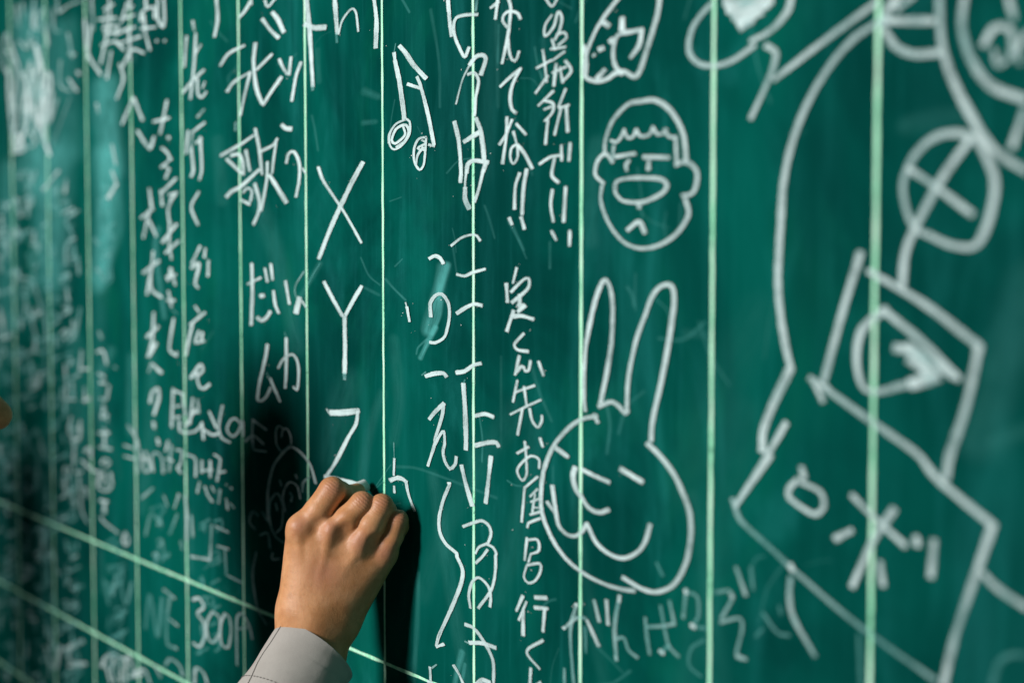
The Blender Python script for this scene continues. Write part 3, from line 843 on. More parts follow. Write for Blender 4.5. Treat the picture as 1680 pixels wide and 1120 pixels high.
18 95 57 2213 -1622 2207 -1558 2109 -1547 1994 -1608 1936 -1675 2003 -1735 2055 -1683 2059 -1606
18 95 57 2222 -1408 2256 -1467
=chalk_character
18 95 57 2194 -1683 2032 -1782
19 95 56 2032 -1779 2004 -1963 1994 -2032
16 90 57 2194 -1770 2100 -1836
15 90 57 2109 -1873 2213 -1838
15 90 57 2128 -1908 2213 -1902
16 90 57 2162 -1812 2128 -1946
17 92 57 2100 -1966 2227 -1928
18 92 57 2067 -2062 2081 -2029 2227 -1974
=chalk_character
18 95 56 2062 -2136 2033 -2301
17 95 57 2067 -2151 2195 -2132 2208 -2206 2110 -2245
16 95 57 2110 -2243 2081 -2308
18 95 57 2062 -2333 2223 -2296 2227 -2355 2167 -2425 2081 -2458 2023 -2427 2056 -2339
=chalk_character
22 95 56 2010 -2562 1926 -2687
19 92 56 2056 -2597 1959 -2748
24 95 56 2014 -2666 2014 -2848
27 95 57 2163 -2547 2308 -2525
27 95 57 2158 -2620 2318 -2599
24 95 57 2284 -2605 2262 -2772
=chalk_character
19 95 57 2262 -2835 2062 -2956 2221 -3048
=chalk_character
21 92 57 2111 -3066 2101 -3189
16 90 57 2234 -3138 2187 -3164
#chalk_writing;small chalk kanji sentence with double exclamation marks hugging the bright painted line
=chalk_character
17 90 58 2290 1628 2362 1568 2425 1613
=chalk_character
17 90 58 2363 1512 2281 1448 2281 1375 2381 1427 2434 1524 2479 1479 2453 1399 2396 1338
=chalk_character
16 88 58 2417 1372 2506 1379 2533 1340 2435 1298
15 88 58 2363 1346 2399 1271
15 88 58 2345 1281 2524 1280
17 90 57 2254 1284 2282 1167 2300 1061
17 90 57 2176 1165 2363 1206
19 92 57 2162 995 2309 1102
16 88 58 2363 1201 2507 1251
21 88 58 2409 1177 2382 1029
19 88 58 2453 1152 2486 1042
19 88 58 2516 1188 2586 1116 2498 1056
16 85 58 2364 1118 2525 1147
=chalk_character
18 92 57 2378 995 2195 906
17 92 57 2258 939 2373 910 2364 848 2273 796
15 85 57 2264 875 2355 891
20 92 57 2313 810 2283 636
17 92 58 2522 998 2436 880
19 92 58 2472 883 2392 696
18 92 58 2445 873 2561 888
22 92 58 2529 880 2547 709
=chalk_character
18 92 58 2209 502 2347 547 2473 553
23 92 58 2392 535 2362 447 2365 411 2441 369
20 92 58 2473 620 2477 516
21 92 59 2576 631 2562 513
=chalk_character
21 92 58 2369 322 2348 223 2379 102
21 92 58 2357 39 2412 -23
=chalk_character
23 92 58 2524 336 2501 101
24 92 59 2574 39 2571 -61
#chalk_drawing;chalk doodle of a tilted vessel holding a flower shape at the top edge
=outline
27 85 60 3131 1557 2902 1395 2768 1227 2731 1079 2870 1023 3004 1033 3053 1056
28 85 62 3053 1056 3167 1065 3303 1025 3403 1180 3509 1389 3536 1510
26 85 59 2733 1271 2760 1148 2751 1068
=petal
40 90 60 2952 1399 3002 1372
37 90 61 3148 1408 3146 1331
39 90 61 3027 1281 3048 1263
36 90 60 2900 1228 2945 1235
25 85 60 2836 1193 2853 1200
=stem
25 85 61 3363 1314 3229 1308 3100 1301 3055 1212 3072 1112 3151 1047
28 85 62 3355 1310 3325 1216 3238 1147
28 80 61 3165 1314 3324 1313
33 85 60 2962 1091 2879 1043
#chalk_drawing;chalk doodle of a man's face with cropped fringe, ears and a large oval nose
=hair_outline
27 80 62 2965 543 2973 633 3055 758 3216 851 3359 861 3498 857 3651 781 3771 633 3805 449
24 75 64 3697 623 3711 443
22 60 61 3064 594 3043 481
=fringe
20 85 61 3031 628 3088 613 3137 640 3177 692
20 85 61 3169 692 3210 636 3266 639 3305 685
20 85 62 3297 686 3345 640 3431 645 3477 691
19 85 63 3469 691 3523 641 3592 652 3607 670
19 80 63 3584 671 3630 626 3697 613
=ear
25 80 64 3699 443 3787 462 3868 433 3905 394 3905 329 3862 265 3767 253
=ear
24 80 60 3056 485 2973 543 2890 501 2860 437 2874 396 2958 349
=eyebrow
27 82 61 3081 519 3290 532
=eyebrow
26 82 63 3377 507 3638 493
=eye
23 80 61 3232 489 3195 465 3203 426
=eye
26 80 62 3432 481 3428 424
=nose
26 82 62 3082 311 3090 355 3204 375 3409 373 3564 359 3617 317 3565 271 3379 221 3172 230 3091 276 3071 331
28 85 62 3332 217 3337 183
=mouth
29 88 62 3214 42 3333 95 3397 24
=jaw
26 80 62 2938 334 2925 234 3009 93 3158 -27 3334 -74 3537 -55 3717 21 3827 134 3797 233
#chalk_drawing;big chalk rabbit head with long upright ears and a grin
=ear
28 85 60 2768 -713 2827 -526 2895 -372 2970 -284 3032 -338 3059 -467 3047 -689 2998 -893 2924 -1122
26 85 59 2768 -693 2743 -910 2744 -1096 2758 -1172
=ear
28 85 61 2907 -1129 3049 -1087 3132 -1110 3201 -1150 3222 -1128
28 85 63 3214 -1138 3229 -928 3307 -676 3401 -504 3478 -375 3570 -310 3668 -308 3694 -398 3670 -542 3641 -668 3575 -904 3484 -1174 3470 -1303
=head_outline
29 85 63 3431 -1324 3563 -1391 3702 -1492 3808 -1624 3860 -1722 3872 -1855 3826 -2034 3708 -2190 3540 -2268 3383 -2275 3180 -2234
28 85 60 2899 -1237 2856 -1187
30 85 59 2890 -1195 2710 -1235 2551 -1316 2389 -1448 2278 -1614 2241 -1759 2251 -1930 2372 -2095 2536 -2209 2749 -2280 2990 -2312 3189 -2313 3303 -2301
=cheek
34 90 58 2398 -1452 2560 -1504
=eye
29 90 60 2720 -1573 2884 -1602 3028 -1623
37 90 59 2641 -1568 2614 -1629 2650 -1719 2703 -1754
27 88 60 2703 -1754 2799 -1825 2919 -1840 3020 -1806
=eye
41 92 62 3151 -1521 3377 -1579
=mouth
29 88 58 2371 -1727 2393 -1825 2445 -1989 2535 -2039 2634 -2041 2713 -2003 2774 -1937
29 88 61 2774 -1932 2886 -2050 3039 -2104 3188 -2106 3333 -2043 3412 -1962 3461 -1845
25 80 58 2307 -1847 2408 -1919
21 30 63 3531 -2082 3593 -2155
#chalk_writing;faded half wiped chalk cheer with bright dotted ends under the rabbit
=chalk_character
24 48 59 2662 -2505 2591 -2687 2610 -2938 2632 -3072
24 54 59 2511 -2703 2662 -2600 2768 -2582
24 30 59 2759 -2644 2769 -2821
26 90 59 2650 -2507 2662 -2517
27 80 58 2505 -2695 2516 -2702
25 75 60 2782 -2596 2915 -2744
24 60 60 2862 -2443 2920 -2577
24 75 60 3000 -2418 3018 -2579
19 42 58 2520 -2979 2521 -3096
=chalk_character
25 50 61 3140 -2368 3092 -2581 3110 -2802
25 85 61 3143 -2362 3137 -2404
23 48 61 3109 -2659 3191 -2633 3241 -2704 3338 -2735
25 50 61 3101 -2773 3113 -2797
=chalk_character
23 46 62 3416 -2459 3432 -2565 3465 -2688
23 48 63 3432 -2515 3573 -2484 3718 -2441
23 42 63 3572 -2351 3635 -2545 3666 -2598 3757 -2643
23 46 64 3663 -2305 3710 -2433
28 85 63 3566 -2643 3605 -2655
23 36 63 3574 -2651 3666 -2588
=chalk_character
22 46 64 3828 -2198 3800 -2387
22 38 65 3813 -2220 3932 -2228 3947 -2350 3904 -2415 4021 -2412
26 80 64 3816 -2210 3831 -2226
27 85 65 3875 -2416 3912 -2428
=chalk_character
21 46 66 4105 -2171 4236 -2139 4264 -2178 4163 -2321
21 50 67 4154 -2348 4330 -2290 4355 -2347 4305 -2525 4397 -2524
25 70 67 4245 -2156 4264 -2178
28 65 67 4315 -2523 4379 -2528
22 55 67 4295 -1986 4383 -2142
20 36 68 4426 -1965 4449 -2096
=chalk_character
20 34 69 4537 -2221 4661 -2312 4764 -2310
19 24 68 4476 -2373 4538 -2312
18 26 69 4676 -2153 4694 -2198
20 26 65 4007 -2486 3884 -2564 3862 -2674 3981 -2722
#chalk_drawing;chalk loop with a heavily shaded patch at the top edge right of the vessel
=loop
33 80 68 4735 1379 4694 1281 4559 1190 4385 1143
32 75 65 4421 1116 4225 1044 4059 1027 3907 1058 3820 1140 3848 1261 3942 1349 4036 1400
=shading
68 80 67 4157 1399 4539 1390
68 80 67 4185 1354 4557 1371
62 78 67 4231 1301 4523 1346
55 85 67 4277 1254 4471 1305
43 80 67 4295 1228 4402 1265
#chalk_drawing;large out of focus chalk figure with a long curved side, a bow and a round head, cut by the edge
=shoulder
32 75 71 5391 1254 5149 1154 4831 1015 4589 902
32 75 68 4517 1107 4604 1052 4546 911 4391 692
=back_outline
36 78 70 5481 1169 5227 1080 4995 900 4804 651 4690 367 4656 53 4639 -241 4668 -475 4722 -673 4761 -764
41 82 68 4749 -759 4623 -952 4530 -1127 4514 -1261
31 80 68 4719 -1074 4593 -1241 4525 -1319 4285 -1616
34 80 68 4522 -1212 4576 -1277
31 75 68 4594 -1275 4490 -1395 4291 -1610
=bow
41 82 75 5429 1153 5795 1115
37 80 75 5453 1102 5542 1002 5672 955 5840 947
39 75 74 5559 1283 5465 1197 5430 1126
36 70 75 5652 1262 5538 1205
=head_outline
43 72 78 5831 1251 5852 1010 5924 817 6062 602 6209 431 6414 319
40 68 78 6003 1231 5986 1080 6043 910 6176 757 6406 666
=face
34 75 79 6127 959 6196 1038 6298 1018 6303 898 6226 852 6198 927
31 70 80 6398 998 6338 915 6358 853
31 70 80 6275 1190 6316 1071
34 75 80 6394 622 6317 442
#chalk_drawing;out of focus chalk circle crossed by two bars on a stalk
=ring
35 75 77 6078 498 5971 529 5821 516 5682 432 5599 285 5623 145 5690 37 5761 16 5942 -45 6096 -44 6172 67 6214 218 6199 330 6091 498
=bar
38 82 76 6045 490 5866 299 5689 49 5620 -91 5602 -259
=bar
35 78 76 5634 359 5826 258 6073 113
#chalk_drawing;out of focus chalk box seen at a slant with an eye shape inside
=box_edge
41 82 72 5293 -88 5159 -422 5022 -805
34 80 71 4908 -801 5055 -848
30 75 71 4941 -822 5016 -926
=box_edge
37 80 76 5356 -187 5768 -357 6133 -556
=box_edge
41 82 78 6133 -551 6053 -869 5950 -1131 5928 -1250
=box_edge
38 78 75 5007 -840 5340 -984 5727 -1150 5859 -1259 6241 -1457
=eye_shape
37 80 73 5494 -387 5316 -505 5273 -664 5321 -818 5428 -841 5677 -775
36 80 76 5457 -389 5744 -550 6003 -731
50 80 75 5557 -593 5702 -617 5790 -741
61 80 76 5644 -588 5900 -691
55 78 76 5660 -652 5846 -726
61 85 76 5677 -781 5859 -725
44 85 77 5858 -651 5969 -718
#chalk_drawing;out of focus chalk signboard outline with big katakana inside
=board_edge
41 75 78 6241 -1452 6129 -1742 6000 -2084 5930 -2347
34 75 80 6181 -1712 6287 -1778 6467 -1839
=board_edge
30 50 68 4257 -1577 4332 -1696 4584 -1818 4784 -1919
29 50 73 4784 -1919 5205 -2103 5515 -2214 5880 -2331
29 60 70 4768 -1969 4761 -2090 4797 -2202 4975 -2387
33 80 69 4762 -1893 4784 -1925
24 50 70 4793 -2191 4818 -2246
23 26 73 5317 -2196 5340 -2477
=chalk_character
36 85 70 4851 -1318 4869 -1375
29 85 70 4819 -1399 5002 -1441 5032 -1518 4955 -1575 4753 -1507 4749 -1454 4819 -1393
=chalk_character
30 85 74 5249 -1427 5443 -1542 5653 -1651
36 85 73 5568 -1464 5415 -1658 5262 -1938
34 82 74 5470 -1768 5494 -1893
35 88 72 5127 -1690 5252 -1626
=chalk_character
36 85 76 5724 -1591 5739 -1637
40 85 76 5852 -1593 5834 -1786
29 26 80 6252 -2276 6295 -2151 6371 -2094 6472 -2073
#chalk_writing;faint unreadable small chalk writing crowding the dim far end of the board
=chalk_character
31 53 31 -9852 333 -9629 365
44 41 31 -9958 415 -9737 425 -9719 357 -9875 318
39 50 31 -9761 389 -9288 455
35 26 31 -9640 439 -9400 450 -9381 375 -9550 332
=chalk_character
38 57 31 -9715 -36 -9264 34
37 46 32 -9350 160 -9288 57
40 45 31 -9971 57 -9654 105
46 48 32 -9510 46 -9221 64 -9198 -27 -9401 -81
40 49 31 -10114 11 -9802 30 -9777 -65 -9997 -123
=chalk_character
33 52 31 -10031 -93 -9704 -72 -9677 -172 -9908 -234
32 46 31 -9735 -113 -9689 -286
39 59 31 -10039 -254 -9976 -443
34 39 31 -9922 -112 -9708 -79
=chalk_character
44 38 32 -9426 -472 -9187 -431
32 58 32 -9545 -463 -9289 -443 -9268 -522 -9449 -574
45 40 31 -9650 -480 -9226 -407
=chalk_character
41 46 31 -10201 -730 -9987 -692
37 49 31 -10274 -788 -9841 -709
35 41 31 -9504 -626 -9445 -785
37 45 31 -9774 -709 -9473 -654
=chalk_character
35 36 32 -9342 -985 -9328 -1123
41 33 31 -9572 -987 -9514 -1137
40 34 31 -9472 -1041 -9523 -1213
=chalk_character
37 53 31 -10126 -1333 -9638 -1235
40 54 31 -10241 -1296 -9893 -1226
38 32 31 -9757 -1248 -9836 -1402
40 58 31 -9934 -1314 -9566 -1239
=chalk_character
36 33 31 -9621 -1505 -9330 -1443
46 49 31 -10094 -1498 -10176 -1685
31 50 32 -9550 -1512 -9314 -1483 -9294 -1556 -9461 -1611
38 57 31 -10148 -1458 -9911 -1431 -9892 -1502 -10060 -1556
43 37 31 -9650 -1437 -9664 -1624
=chalk_character
45 25 31 -10204 -1793 -9908 -1755 -9884 -1844 -10093 -1913
39 39 31 -9656 -1771 -9698 -1886
33 27 31 -9780 -1761 -9842 -1851
=chalk_character
37 35 31 -9762 -2037 -9785 -2127
32 49 31 -10098 -2208 -9849 -2150
39 47 31 -9539 -2039 -9525 -2173
=chalk_character
42 41 31 -10024 -2364 -9810 -2331 -9793 -2396 -9944 -2449
38 40 31 -10087 -2379 -9943 -2358 -9931 -2401 -10033 -2437
43 34 31 -9740 -2488 -9254 -2367
=chalk_character
41 25 31 -9794 -2682 -9558 -2622
46 31 31 -10104 -2701 -10171 -2800
45 57 31 -10204 -2722 -10188 -2909
43 29 31 -9748 -2669 -9756 -2846
44 33 31 -9612 -2677 -9610 -2796
=chalk_character
47 38 31 -10172 -2910 -9927 -2868 -9907 -2941 -10080 -3006
38 44 31 -10242 -2976 -9911 -2919 -9884 -3017 -10117 -3105
38 55 31 -9857 -2932 -9698 -2905 -9685 -2953 -9797 -2995
47 45 31 -10322 -2942 -9879 -2827
39 57 31 -9623 -2770 -9469 -2744 -9457 -2791 -9565 -2832
=chalk_character
47 55 31 -9903 -3264 -9509 -3155
41 33 31 -10096 -3132 -9925 -3101 -9912 -3152 -10032 -3198
43 32 31 -10077 -3291 -9642 -3170
47 28 31 -9858 -3238 -9725 -3214 -9715 -3253 -9808 -3290
=chalk_character
47 54 31 -9881 -3426 -9864 -3594
45 55 31 -10066 -3440 -10040 -3541
33 28 31 -10065 -3605 -10038 -3736
=chalk_character
38 28 31 -9918 -3852 -9949 -3941
37 55 31 -9885 -3868 -9640 -3794
36 43 31 -10424 -3900 -10033 -3784
42 48 31 -9892 -3866 -9542 -3760
=chalk_character
33 42 31 -9837 -4235 -9601 -4182 -9582 -4253 -9748 -4324
35 47 31 -10169 -4227 -9921 -4173 -9901 -4246 -10076 -4320
33 57 31 -9941 -4057 -9680 -4001 -9659 -4079 -9843 -4156
=chalk_character
34 28 31 -10024 -4478 -9714 -4378
37 34 31 -9964 -4498 -9517 -4354
44 37 31 -10012 -4494 -10060 -4648
38 54 31 -10284 -4487 -9817 -4338
44 31 31 -10231 -4417 -10193 -4506
=chalk_character
38 32 31 -9798 -4709 -9547 -4625
32 52 31 -9905 -4672 -9868 -4778
41 46 31 -9806 -4760 -9424 -4632
41 50 31 -9542 -4631 -9555 -4822
41 41 30 -10488 -4816 -10250 -4759 -10231 -4828 -10399 -4902
=chalk_character
36 47 31 -9782 -4992 -9632 -4954 -9620 -4999 -9726 -5047
42 42 31 -10231 -4978 -10318 -5197
43 28 31 -9937 -4828 -9969 -4957
=chalk_character
45 40 31 -9788 -5291 -9732 -5463
35 31 31 -9751 -5221 -9820 -5321
42 35 31 -10142 -5379 -9793 -5255
=chalk_character
39 37 31 -10031 -5593 -9983 -5698
38 54 31 -10180 -5751 -9995 -5700 -9980 -5754 -10110 -5817
42 30 31 -9948 -5504 -9956 -5662
37 26 31 -9890 -5561 -9916 -5756
46 33 31 -9801 -5493 -9747 -5625
=chalk_character
34 52 32 -8725 752 -8698 671
42 46 32 -8823 663 -8861 559
39 25 32 -9068 802 -8768 812 -8744 716 -8955 665
40 55 32 -9077 803 -9145 725
=chalk_character
36 50 32 -9104 449 -8715 504
36 42 32 -8823 496 -8673 503 -8661 455 -8767 427
43 54 32 -8900 462 -8708 471 -8693 409 -8828 374
42 40 32 -9010 343 -8765 378
41 56 32 -8849 419 -8857 246
=chalk_character
41 28 32 -9042 81 -9012 -51
43 40 32 -9225 12 -8766 83
36 57 32 -8599 74 -8664 -44
=chalk_character
44 30 32 -8879 -210 -8821 -368
37 42 33 -8555 -65 -8512 -164
37 46 33 -8758 -107 -8499 -90 -8478 -173 -8661 -225
=chalk_character
32 39 32 -8740 -316 -8577 -304 -8564 -356 -8678 -389
40 39 32 -8669 -449 -8653 -582
36 29 32 -8767 -473 -8785 -663
=chalk_character
41 37 32 -9143 -612 -8848 -587 -8824 -679 -9032 -741
43 27 32 -8831 -605 -8570 -557
33 33 32 -9032 -652 -9003 -767
=chalk_character
43 57 32 -8869 -1001 -8402 -908
44 35 32 -9151 -1068 -8658 -969
38 47 32 -8627 -876 -8664 -1039
42 50 32 -9172 -1022 -9201 -1153
33 51 32 -9013 -871 -9080 -1000
=chalk_character
45 33 32 -8764 -1260 -8560 -1237 -8544 -1302 -8687 -1349
42 50 32 -8632 -1217 -8658 -1339
30 57 32 -8651 -1277 -8707 -1431
45 37 32 -9332 -1431 -9142 -1409 -9126 -1468 -9260 -1512
=chalk_character
32 36 32 -9220 -1595 -9218 -1679
31 40 32 -9218 -1691 -8944 -1630
34 30 32 -9011 -1630 -8740 -1596 -8718 -1681 -8909 -1746
38 35 32 -8992 -1687 -8554 -1589
=chalk_character
44 53 32 -8895 -1900 -8509 -1809
33 48 32 -8994 -1827 -8753 -1771
37 52 32 -8788 -1835 -8497 -1767
=chalk_character
37 37 32 -8931 -1943 -8977 -2082
33 43 32 -9281 -2034 -9051 -1979
31 35 32 -8907 -1991 -8695 -1941
35 39 32 -8951 -2142 -8668 -2073
=chalk_character
37 29 32 -9303 -2477 -9120 -2448 -9105 -2505 -9234 -2552
34 27 32 -9376 -2352 -9238 -2331 -9227 -2373 -9325 -2409
41 44 32 -9510 -2417 -9222 -2372 -9199 -2460 -9402 -2534
=chalk_character
39 26 32 -9224 -2720 -8941 -2645
38 32 32 -9032 -2536 -9013 -2698
41 25 32 -9404 -2612 -9441 -2772
=chalk_character
35 25 32 -9010 -2810 -8947 -2928
32 26 32 -9553 -2856 -9067 -2727
36 48 32 -8809 -2912 -8646 -2882 -8633 -2934 -8748 -2979
42 43 32 -9052 -2880 -9078 -2963
=chalk_character
40 47 32 -9193 -3143 -9034 -3114 -9021 -3163 -9133 -3208
33 28 32 -8952 -3045 -8675 -2994 -8653 -3080 -8847 -3158
44 24 32 -9400 -3073 -9197 -3036 -9181 -3098 -9324 -3154
42 36 32 -9628 -3264 -9307 -3204 -9281 -3301 -9507 -3391
=chalk_character
31 36 33 -8095 557 -8093 432
31 30 33 -7987 530 -7819 537 -7805 481 -7924 450
34 40 34 -7733 590 -7775 450
33 25 33 -8137 581 -8164 493
28 35 33 -8001 565 -7883 570 -7873 531 -7956 509
=chalk_character
26 35 34 -7914 355 -7743 363 -7728 306 -7849 274
27 29 34 -7934 347 -7703 359 -7684 282 -7847 238
33 36 33 -8185 326 -7826 380
25 23 33 -8384 360 -8029 412
=chalk_character
32 42 33 -8288 74 -8313 -52
34 27 33 -8343 112 -8019 164
26 44 33 -8328 127 -8116 161
=chalk_character
30 32 33 -8315 -228 -8336 -334
35 39 33 -8064 -204 -7862 -169
24 21 33 -8442 -140 -8152 -120 -8128 -214 -8332 -273
27 32 33 -8196 -135 -7941 -116 -7920 -200 -8100 -253
31 21 33 -7990 -237 -8050 -356
=chalk_character
28 30 33 -8398 -527 -8122 -503 -8099 -593 -8293 -652
30 36 33 -8077 -547 -8105 -688
32 35 33 -8124 -462 -8122 -636
=chalk_character
25 33 33 -8074 -731 -7932 -717 -7920 -764 -8020 -795
32 29 34 -7921 -728 -7758 -712 -7744 -766 -7859 -802
26 30 33 -8354 -824 -8112 -800 -8092 -878 -8263 -932
32 26 33 -8216 -690 -8158 -768
=chalk_character
26 41 33 -8219 -1014 -8212 -1167
29 22 33 -8314 -1023 -7956 -950
26 45 33 -8086 -1061 -7748 -991
27 47 33 -8137 -938 -7855 -909 -7831 -1001 -8030 -1066
=chalk_character
30 44 33 -8283 -1266 -8073 -1221
29 36 33 -8212 -1216 -8022 -1194 -8006 -1256 -8140 -1300
27 45 33 -7901 -1149 -7902 -1311
32 28 34 -8023 -1207 -7768 -1177 -7747 -1261 -7927 -1321
29 36 33 -8471 -1250 -8295 -1230 -8280 -1287 -8405 -1328
=chalk_character
30 33 33 -7975 -1402 -7986 -1583
30 39 34 -8059 -1487 -7682 -1402
28 36 33 -8289 -1493 -8348 -1637
26 27 33 -8389 -1446 -8012 -1362
28 39 33 -8369 -1396 -8146 -1347
=chalk_character
25 44 33 -8014 -1663 -8040 -1779
25 43 33 -8418 -1653 -8245 -1630 -8231 -1686 -8353 -1729
25 45 33 -8547 -1691 -8077 -1583
35 32 33 -8316 -1753 -7973 -1673
=chalk_character
33 24 33 -8409 -1944 -8227 -1900
26 37 33 -8126 -1936 -7903 -1903 -7884 -1976 -8042 -2034
26 46 33 -8198 -2084 -7986 -2032
33 40 33 -8367 -1991 -8394 -2082
32 38 33 -8258 -1926 -8320 -2086
=chalk_character
26 21 33 -8274 -2307 -8253 -2413
33 31 33 -8202 -2219 -8073 -2199 -8062 -2241 -8153 -2275
26 33 33 -8064 -2232 -7897 -2206 -7883 -2261 -8001 -2305
27 36 33 -7966 -2202 -8025 -2330
28 26 33 -8112 -2270 -8179 -2353
=chalk_character
27 22 33 -8211 -2591 -7911 -2511
31 32 33 -7984 -2504 -7982 -2687
25 34 33 -8369 -2627 -8308 -2739
24 33 33 -8271 -2492 -8085 -2461 -8070 -2521 -8201 -2571
24 39 33 -8606 -2603 -8325 -2556 -8302 -2645 -8500 -2721
=chalk_character
31 23 33 -8007 -2802 -8026 -2945
32 24 33 -8057 -2701 -8030 -2818
30 30 33 -8360 -2873 -8367 -3051
33 32 33 -8261 -2695 -8090 -2665 -8076 -2720 -8197 -2767
=chalk_character
28 38 33 -8291 -3120 -8331 -3257
27 22 33 -8162 -3177 -7926 -3108
26 23 33 -8454 -3123 -8201 -3050
28 32 33 -8361 -3070 -8362 -3251
=chalk_character
26 37 33 -8271 -3391 -8313 -3498
28 34 33 -8112 -3369 -8123 -3537
32 45 33 -8411 -3323 -8043 -3214
36 24 33 -8518 -3462 -8274 -3412 -8253 -3489 -8426 -3562
27 44 33 -8037 -3397 -7985 -3534
=chalk_character
31 34 33 -8572 -3752 -8241 -3649
31 26 33 -8623 -3729 -8337 -3640
34 29 33 -8422 -3610 -8380 -3726
33 26 33 -8267 -3601 -7867 -3477
=chalk_character
33 30 33 -8036 -3823 -8030 -3929
33 33 33 -8338 -3884 -8326 -3982
34 35 33 -8540 -3971 -8187 -3857
33 40 33 -8244 -3850 -8259 -3938
=chalk_character
34 30 33 -8468 -4132 -8277 -4069
29 29 33 -8422 -4155 -8422 -4269
33 34 33 -8469 -4200 -8275 -4155 -8259 -4216 -8396 -4278
29 34 33 -8571 -4144 -8367 -4097 -8351 -4161 -8494 -4225
=chalk_character
30 35 33 -8239 -4507 -8067 -4464 -8053 -4519 -8174 -4575
32 25 33 -8529 -4439 -8530 -4544
26 29 33 -8115 -4526 -8187 -4658
32 34 33 -8619 -4554 -8473 -4518 -8461 -4564 -8564 -4611
=chalk_character
25 45 33 -8101 -4727 -7893 -4673 -7876 -4739 -8022 -4810
32 21 33 -8595 -4705 -8427 -4662 -8413 -4715 -8532 -4770
27 40 33 -8430 -4797 -8377 -4925
=chalk_character
26 36 33 -8155 -4892 -8099 -5021
32 24 33 -8667 -5200 -8326 -5074
27 25 33 -8243 -5075 -8080 -5031 -8067 -5083 -8182 -5139
32 29 33 -8210 -5020 -7881 -4899
=chalk_character
30 42 34 -7641 399 -7414 411 -7395 334 -7555 290
29 40 34 -7201 316 -7223 235
29 49 34 -7379 243 -7041 297
25 55 34 -7613 269 -7223 330
=chalk_character
32 53 34 -7390 -55 -7180 -19
30 36 34 -7218 -64 -7173 -246
28 31 34 -7451 93 -7233 129
=chalk_character
28 47 34 -7328 -249 -7195 -238 -7184 -283 -7278 -312
25 28 34 -7649 -329 -7414 -286
28 39 34 -7339 -158 -7206 -148 -7195 -193 -7289 -221
=chalk_character
29 51 34 -7546 -464 -7374 -432
32 40 34 -7667 -485 -7403 -435
28 42 34 -7610 -441 -7437 -426 -7422 -485 -7545 -523
34 42 34 -7748 -477 -7627 -466 -7617 -507 -7702 -533
=chalk_character
26 30 34 -7605 -604 -7429 -588 -7414 -647 -7539 -686
33 40 34 -7574 -721 -7438 -707 -7426 -753 -7522 -784
25 61 34 -7496 -598 -7444 -736
=chalk_character
30 44 34 -7476 -837 -7371 -826 -7363 -861 -7437 -885
33 48 34 -7833 -958 -7399 -869
34 54 34 -7300 -966 -7267 -1129
32 48 34 -7602 -836 -7461 -822 -7449 -869 -7549 -902
=chalk_character
31 33 34 -7496 -1236 -7157 -1161
30 56 34 -7649 -1108 -7488 -1090 -7475 -1143 -7588 -1181
32 50 34 -7476 -1120 -7305 -1100 -7291 -1158 -7412 -1199
26 59 34 -7705 -1137 -7554 -1120 -7541 -1170 -7648 -1206
=chalk_character
32 49 34 -7487 -1431 -7377 -1417 -7368 -1454 -7445 -1481
29 36 34 -7554 -1395 -7352 -1349
27 46 34 -7481 -1511 -7113 -1425
=chalk_character
24 42 34 -7708 -1777 -7717 -1915
33 41 34 -7327 -1705 -7352 -1871
24 47 34 -7713 -1812 -7683 -1912
29 50 34 -7339 -1698 -7306 -1853
23 34 34 -7753 -1685 -7481 -1648 -7459 -1738 -7650 -1807
=chalk_character
23 31 34 -7589 -1984 -7594 -2102
24 30 34 -7746 -1963 -7506 -1927 -7486 -2007 -7655 -2070
25 34 34 -7881 -2050 -7627 -2012 -7606 -2095 -7785 -2162
24 35 34 -7601 -1912 -7254 -1826
=chalk_character
30 33 34 -7350 -2178 -7309 -2323
24 33 34 -7562 -2236 -7417 -2212 -7405 -2261 -7507 -2300
34 38 34 -7711 -2340 -7680 -2434
=chalk_character
34 35 34 -7921 -2655 -7542 -2551
33 56 34 -7366 -2561 -7333 -2644
32 30 34 -7589 -2518 -7604 -2619
32 56 34 -7425 -2394 -7281 -2370 -7269 -2418 -7371 -2458
=chalk_character
24 61 34 -7660 -2855 -7656 -3030
31 63 34 -7642 -2711 -7673 -2790
27 36 34 -7635 -2856 -7408 -2813 -7389 -2888 -7549 -2954
30 47 34 -7723 -2809 -7753 -2972
31 62 34 -7494 -2710 -7538 -2867
=chalk_character
28 51 34 -7646 -3026 -7318 -2930
31 50 34 -7458 -3119 -7329 -3094 -7318 -3137 -7409 -3175
31 48 34 -7358 -2916 -7383 -3104
29 55 34 -7843 -3120 -7399 -2989
=chalk_character
26 44 34 -7526 -3256 -7317 -3214 -7300 -3282 -7447 -3346
33 33 34 -7915 -3342 -7683 -3294 -7663 -3370 -7827 -3440
27 54 34 -7959 -3411 -7587 -3297
30 34 34 -7614 -3313 -7494 -3288 -7485 -3327 -7569 -3363
=chalk_character
32 24 33 -8784 -3644 -8521 -3590 -8499 -3672 -8685 -3750
32 36 33 -8245 -3574 -8223 -3667
42 44 33 -8730 -3632 -8438 -3571 -8414 -3663 -8619 -3750
39 40 33 -8802 -3665 -8422 -3549
30 32 33 -8648 -3592 -8352 -3530 -8328 -3623 -8536 -3712
=chalk_character
43 34 32 -8769 -3897 -8579 -3837
41 27 33 -8302 -3930 -8355 -4063
36 38 32 -9356 -3978 -9185 -3941 -9172 -3994 -9292 -4045
37 52 32 -8817 -3940 -8636 -3900 -8621 -3956 -8749 -4012
=chalk_character
45 53 32 -9345 -4357 -8976 -4237
32 55 32 -9257 -4172 -9067 -4130 -9052 -4188 -9185 -4246
32 26 32 -8952 -4181 -8673 -4091
36 45 32 -9332 -4183 -9162 -4144 -9148 -4196 -9268 -4248
=chalk_character
44 32 33 -8570 -4483 -8603 -4643
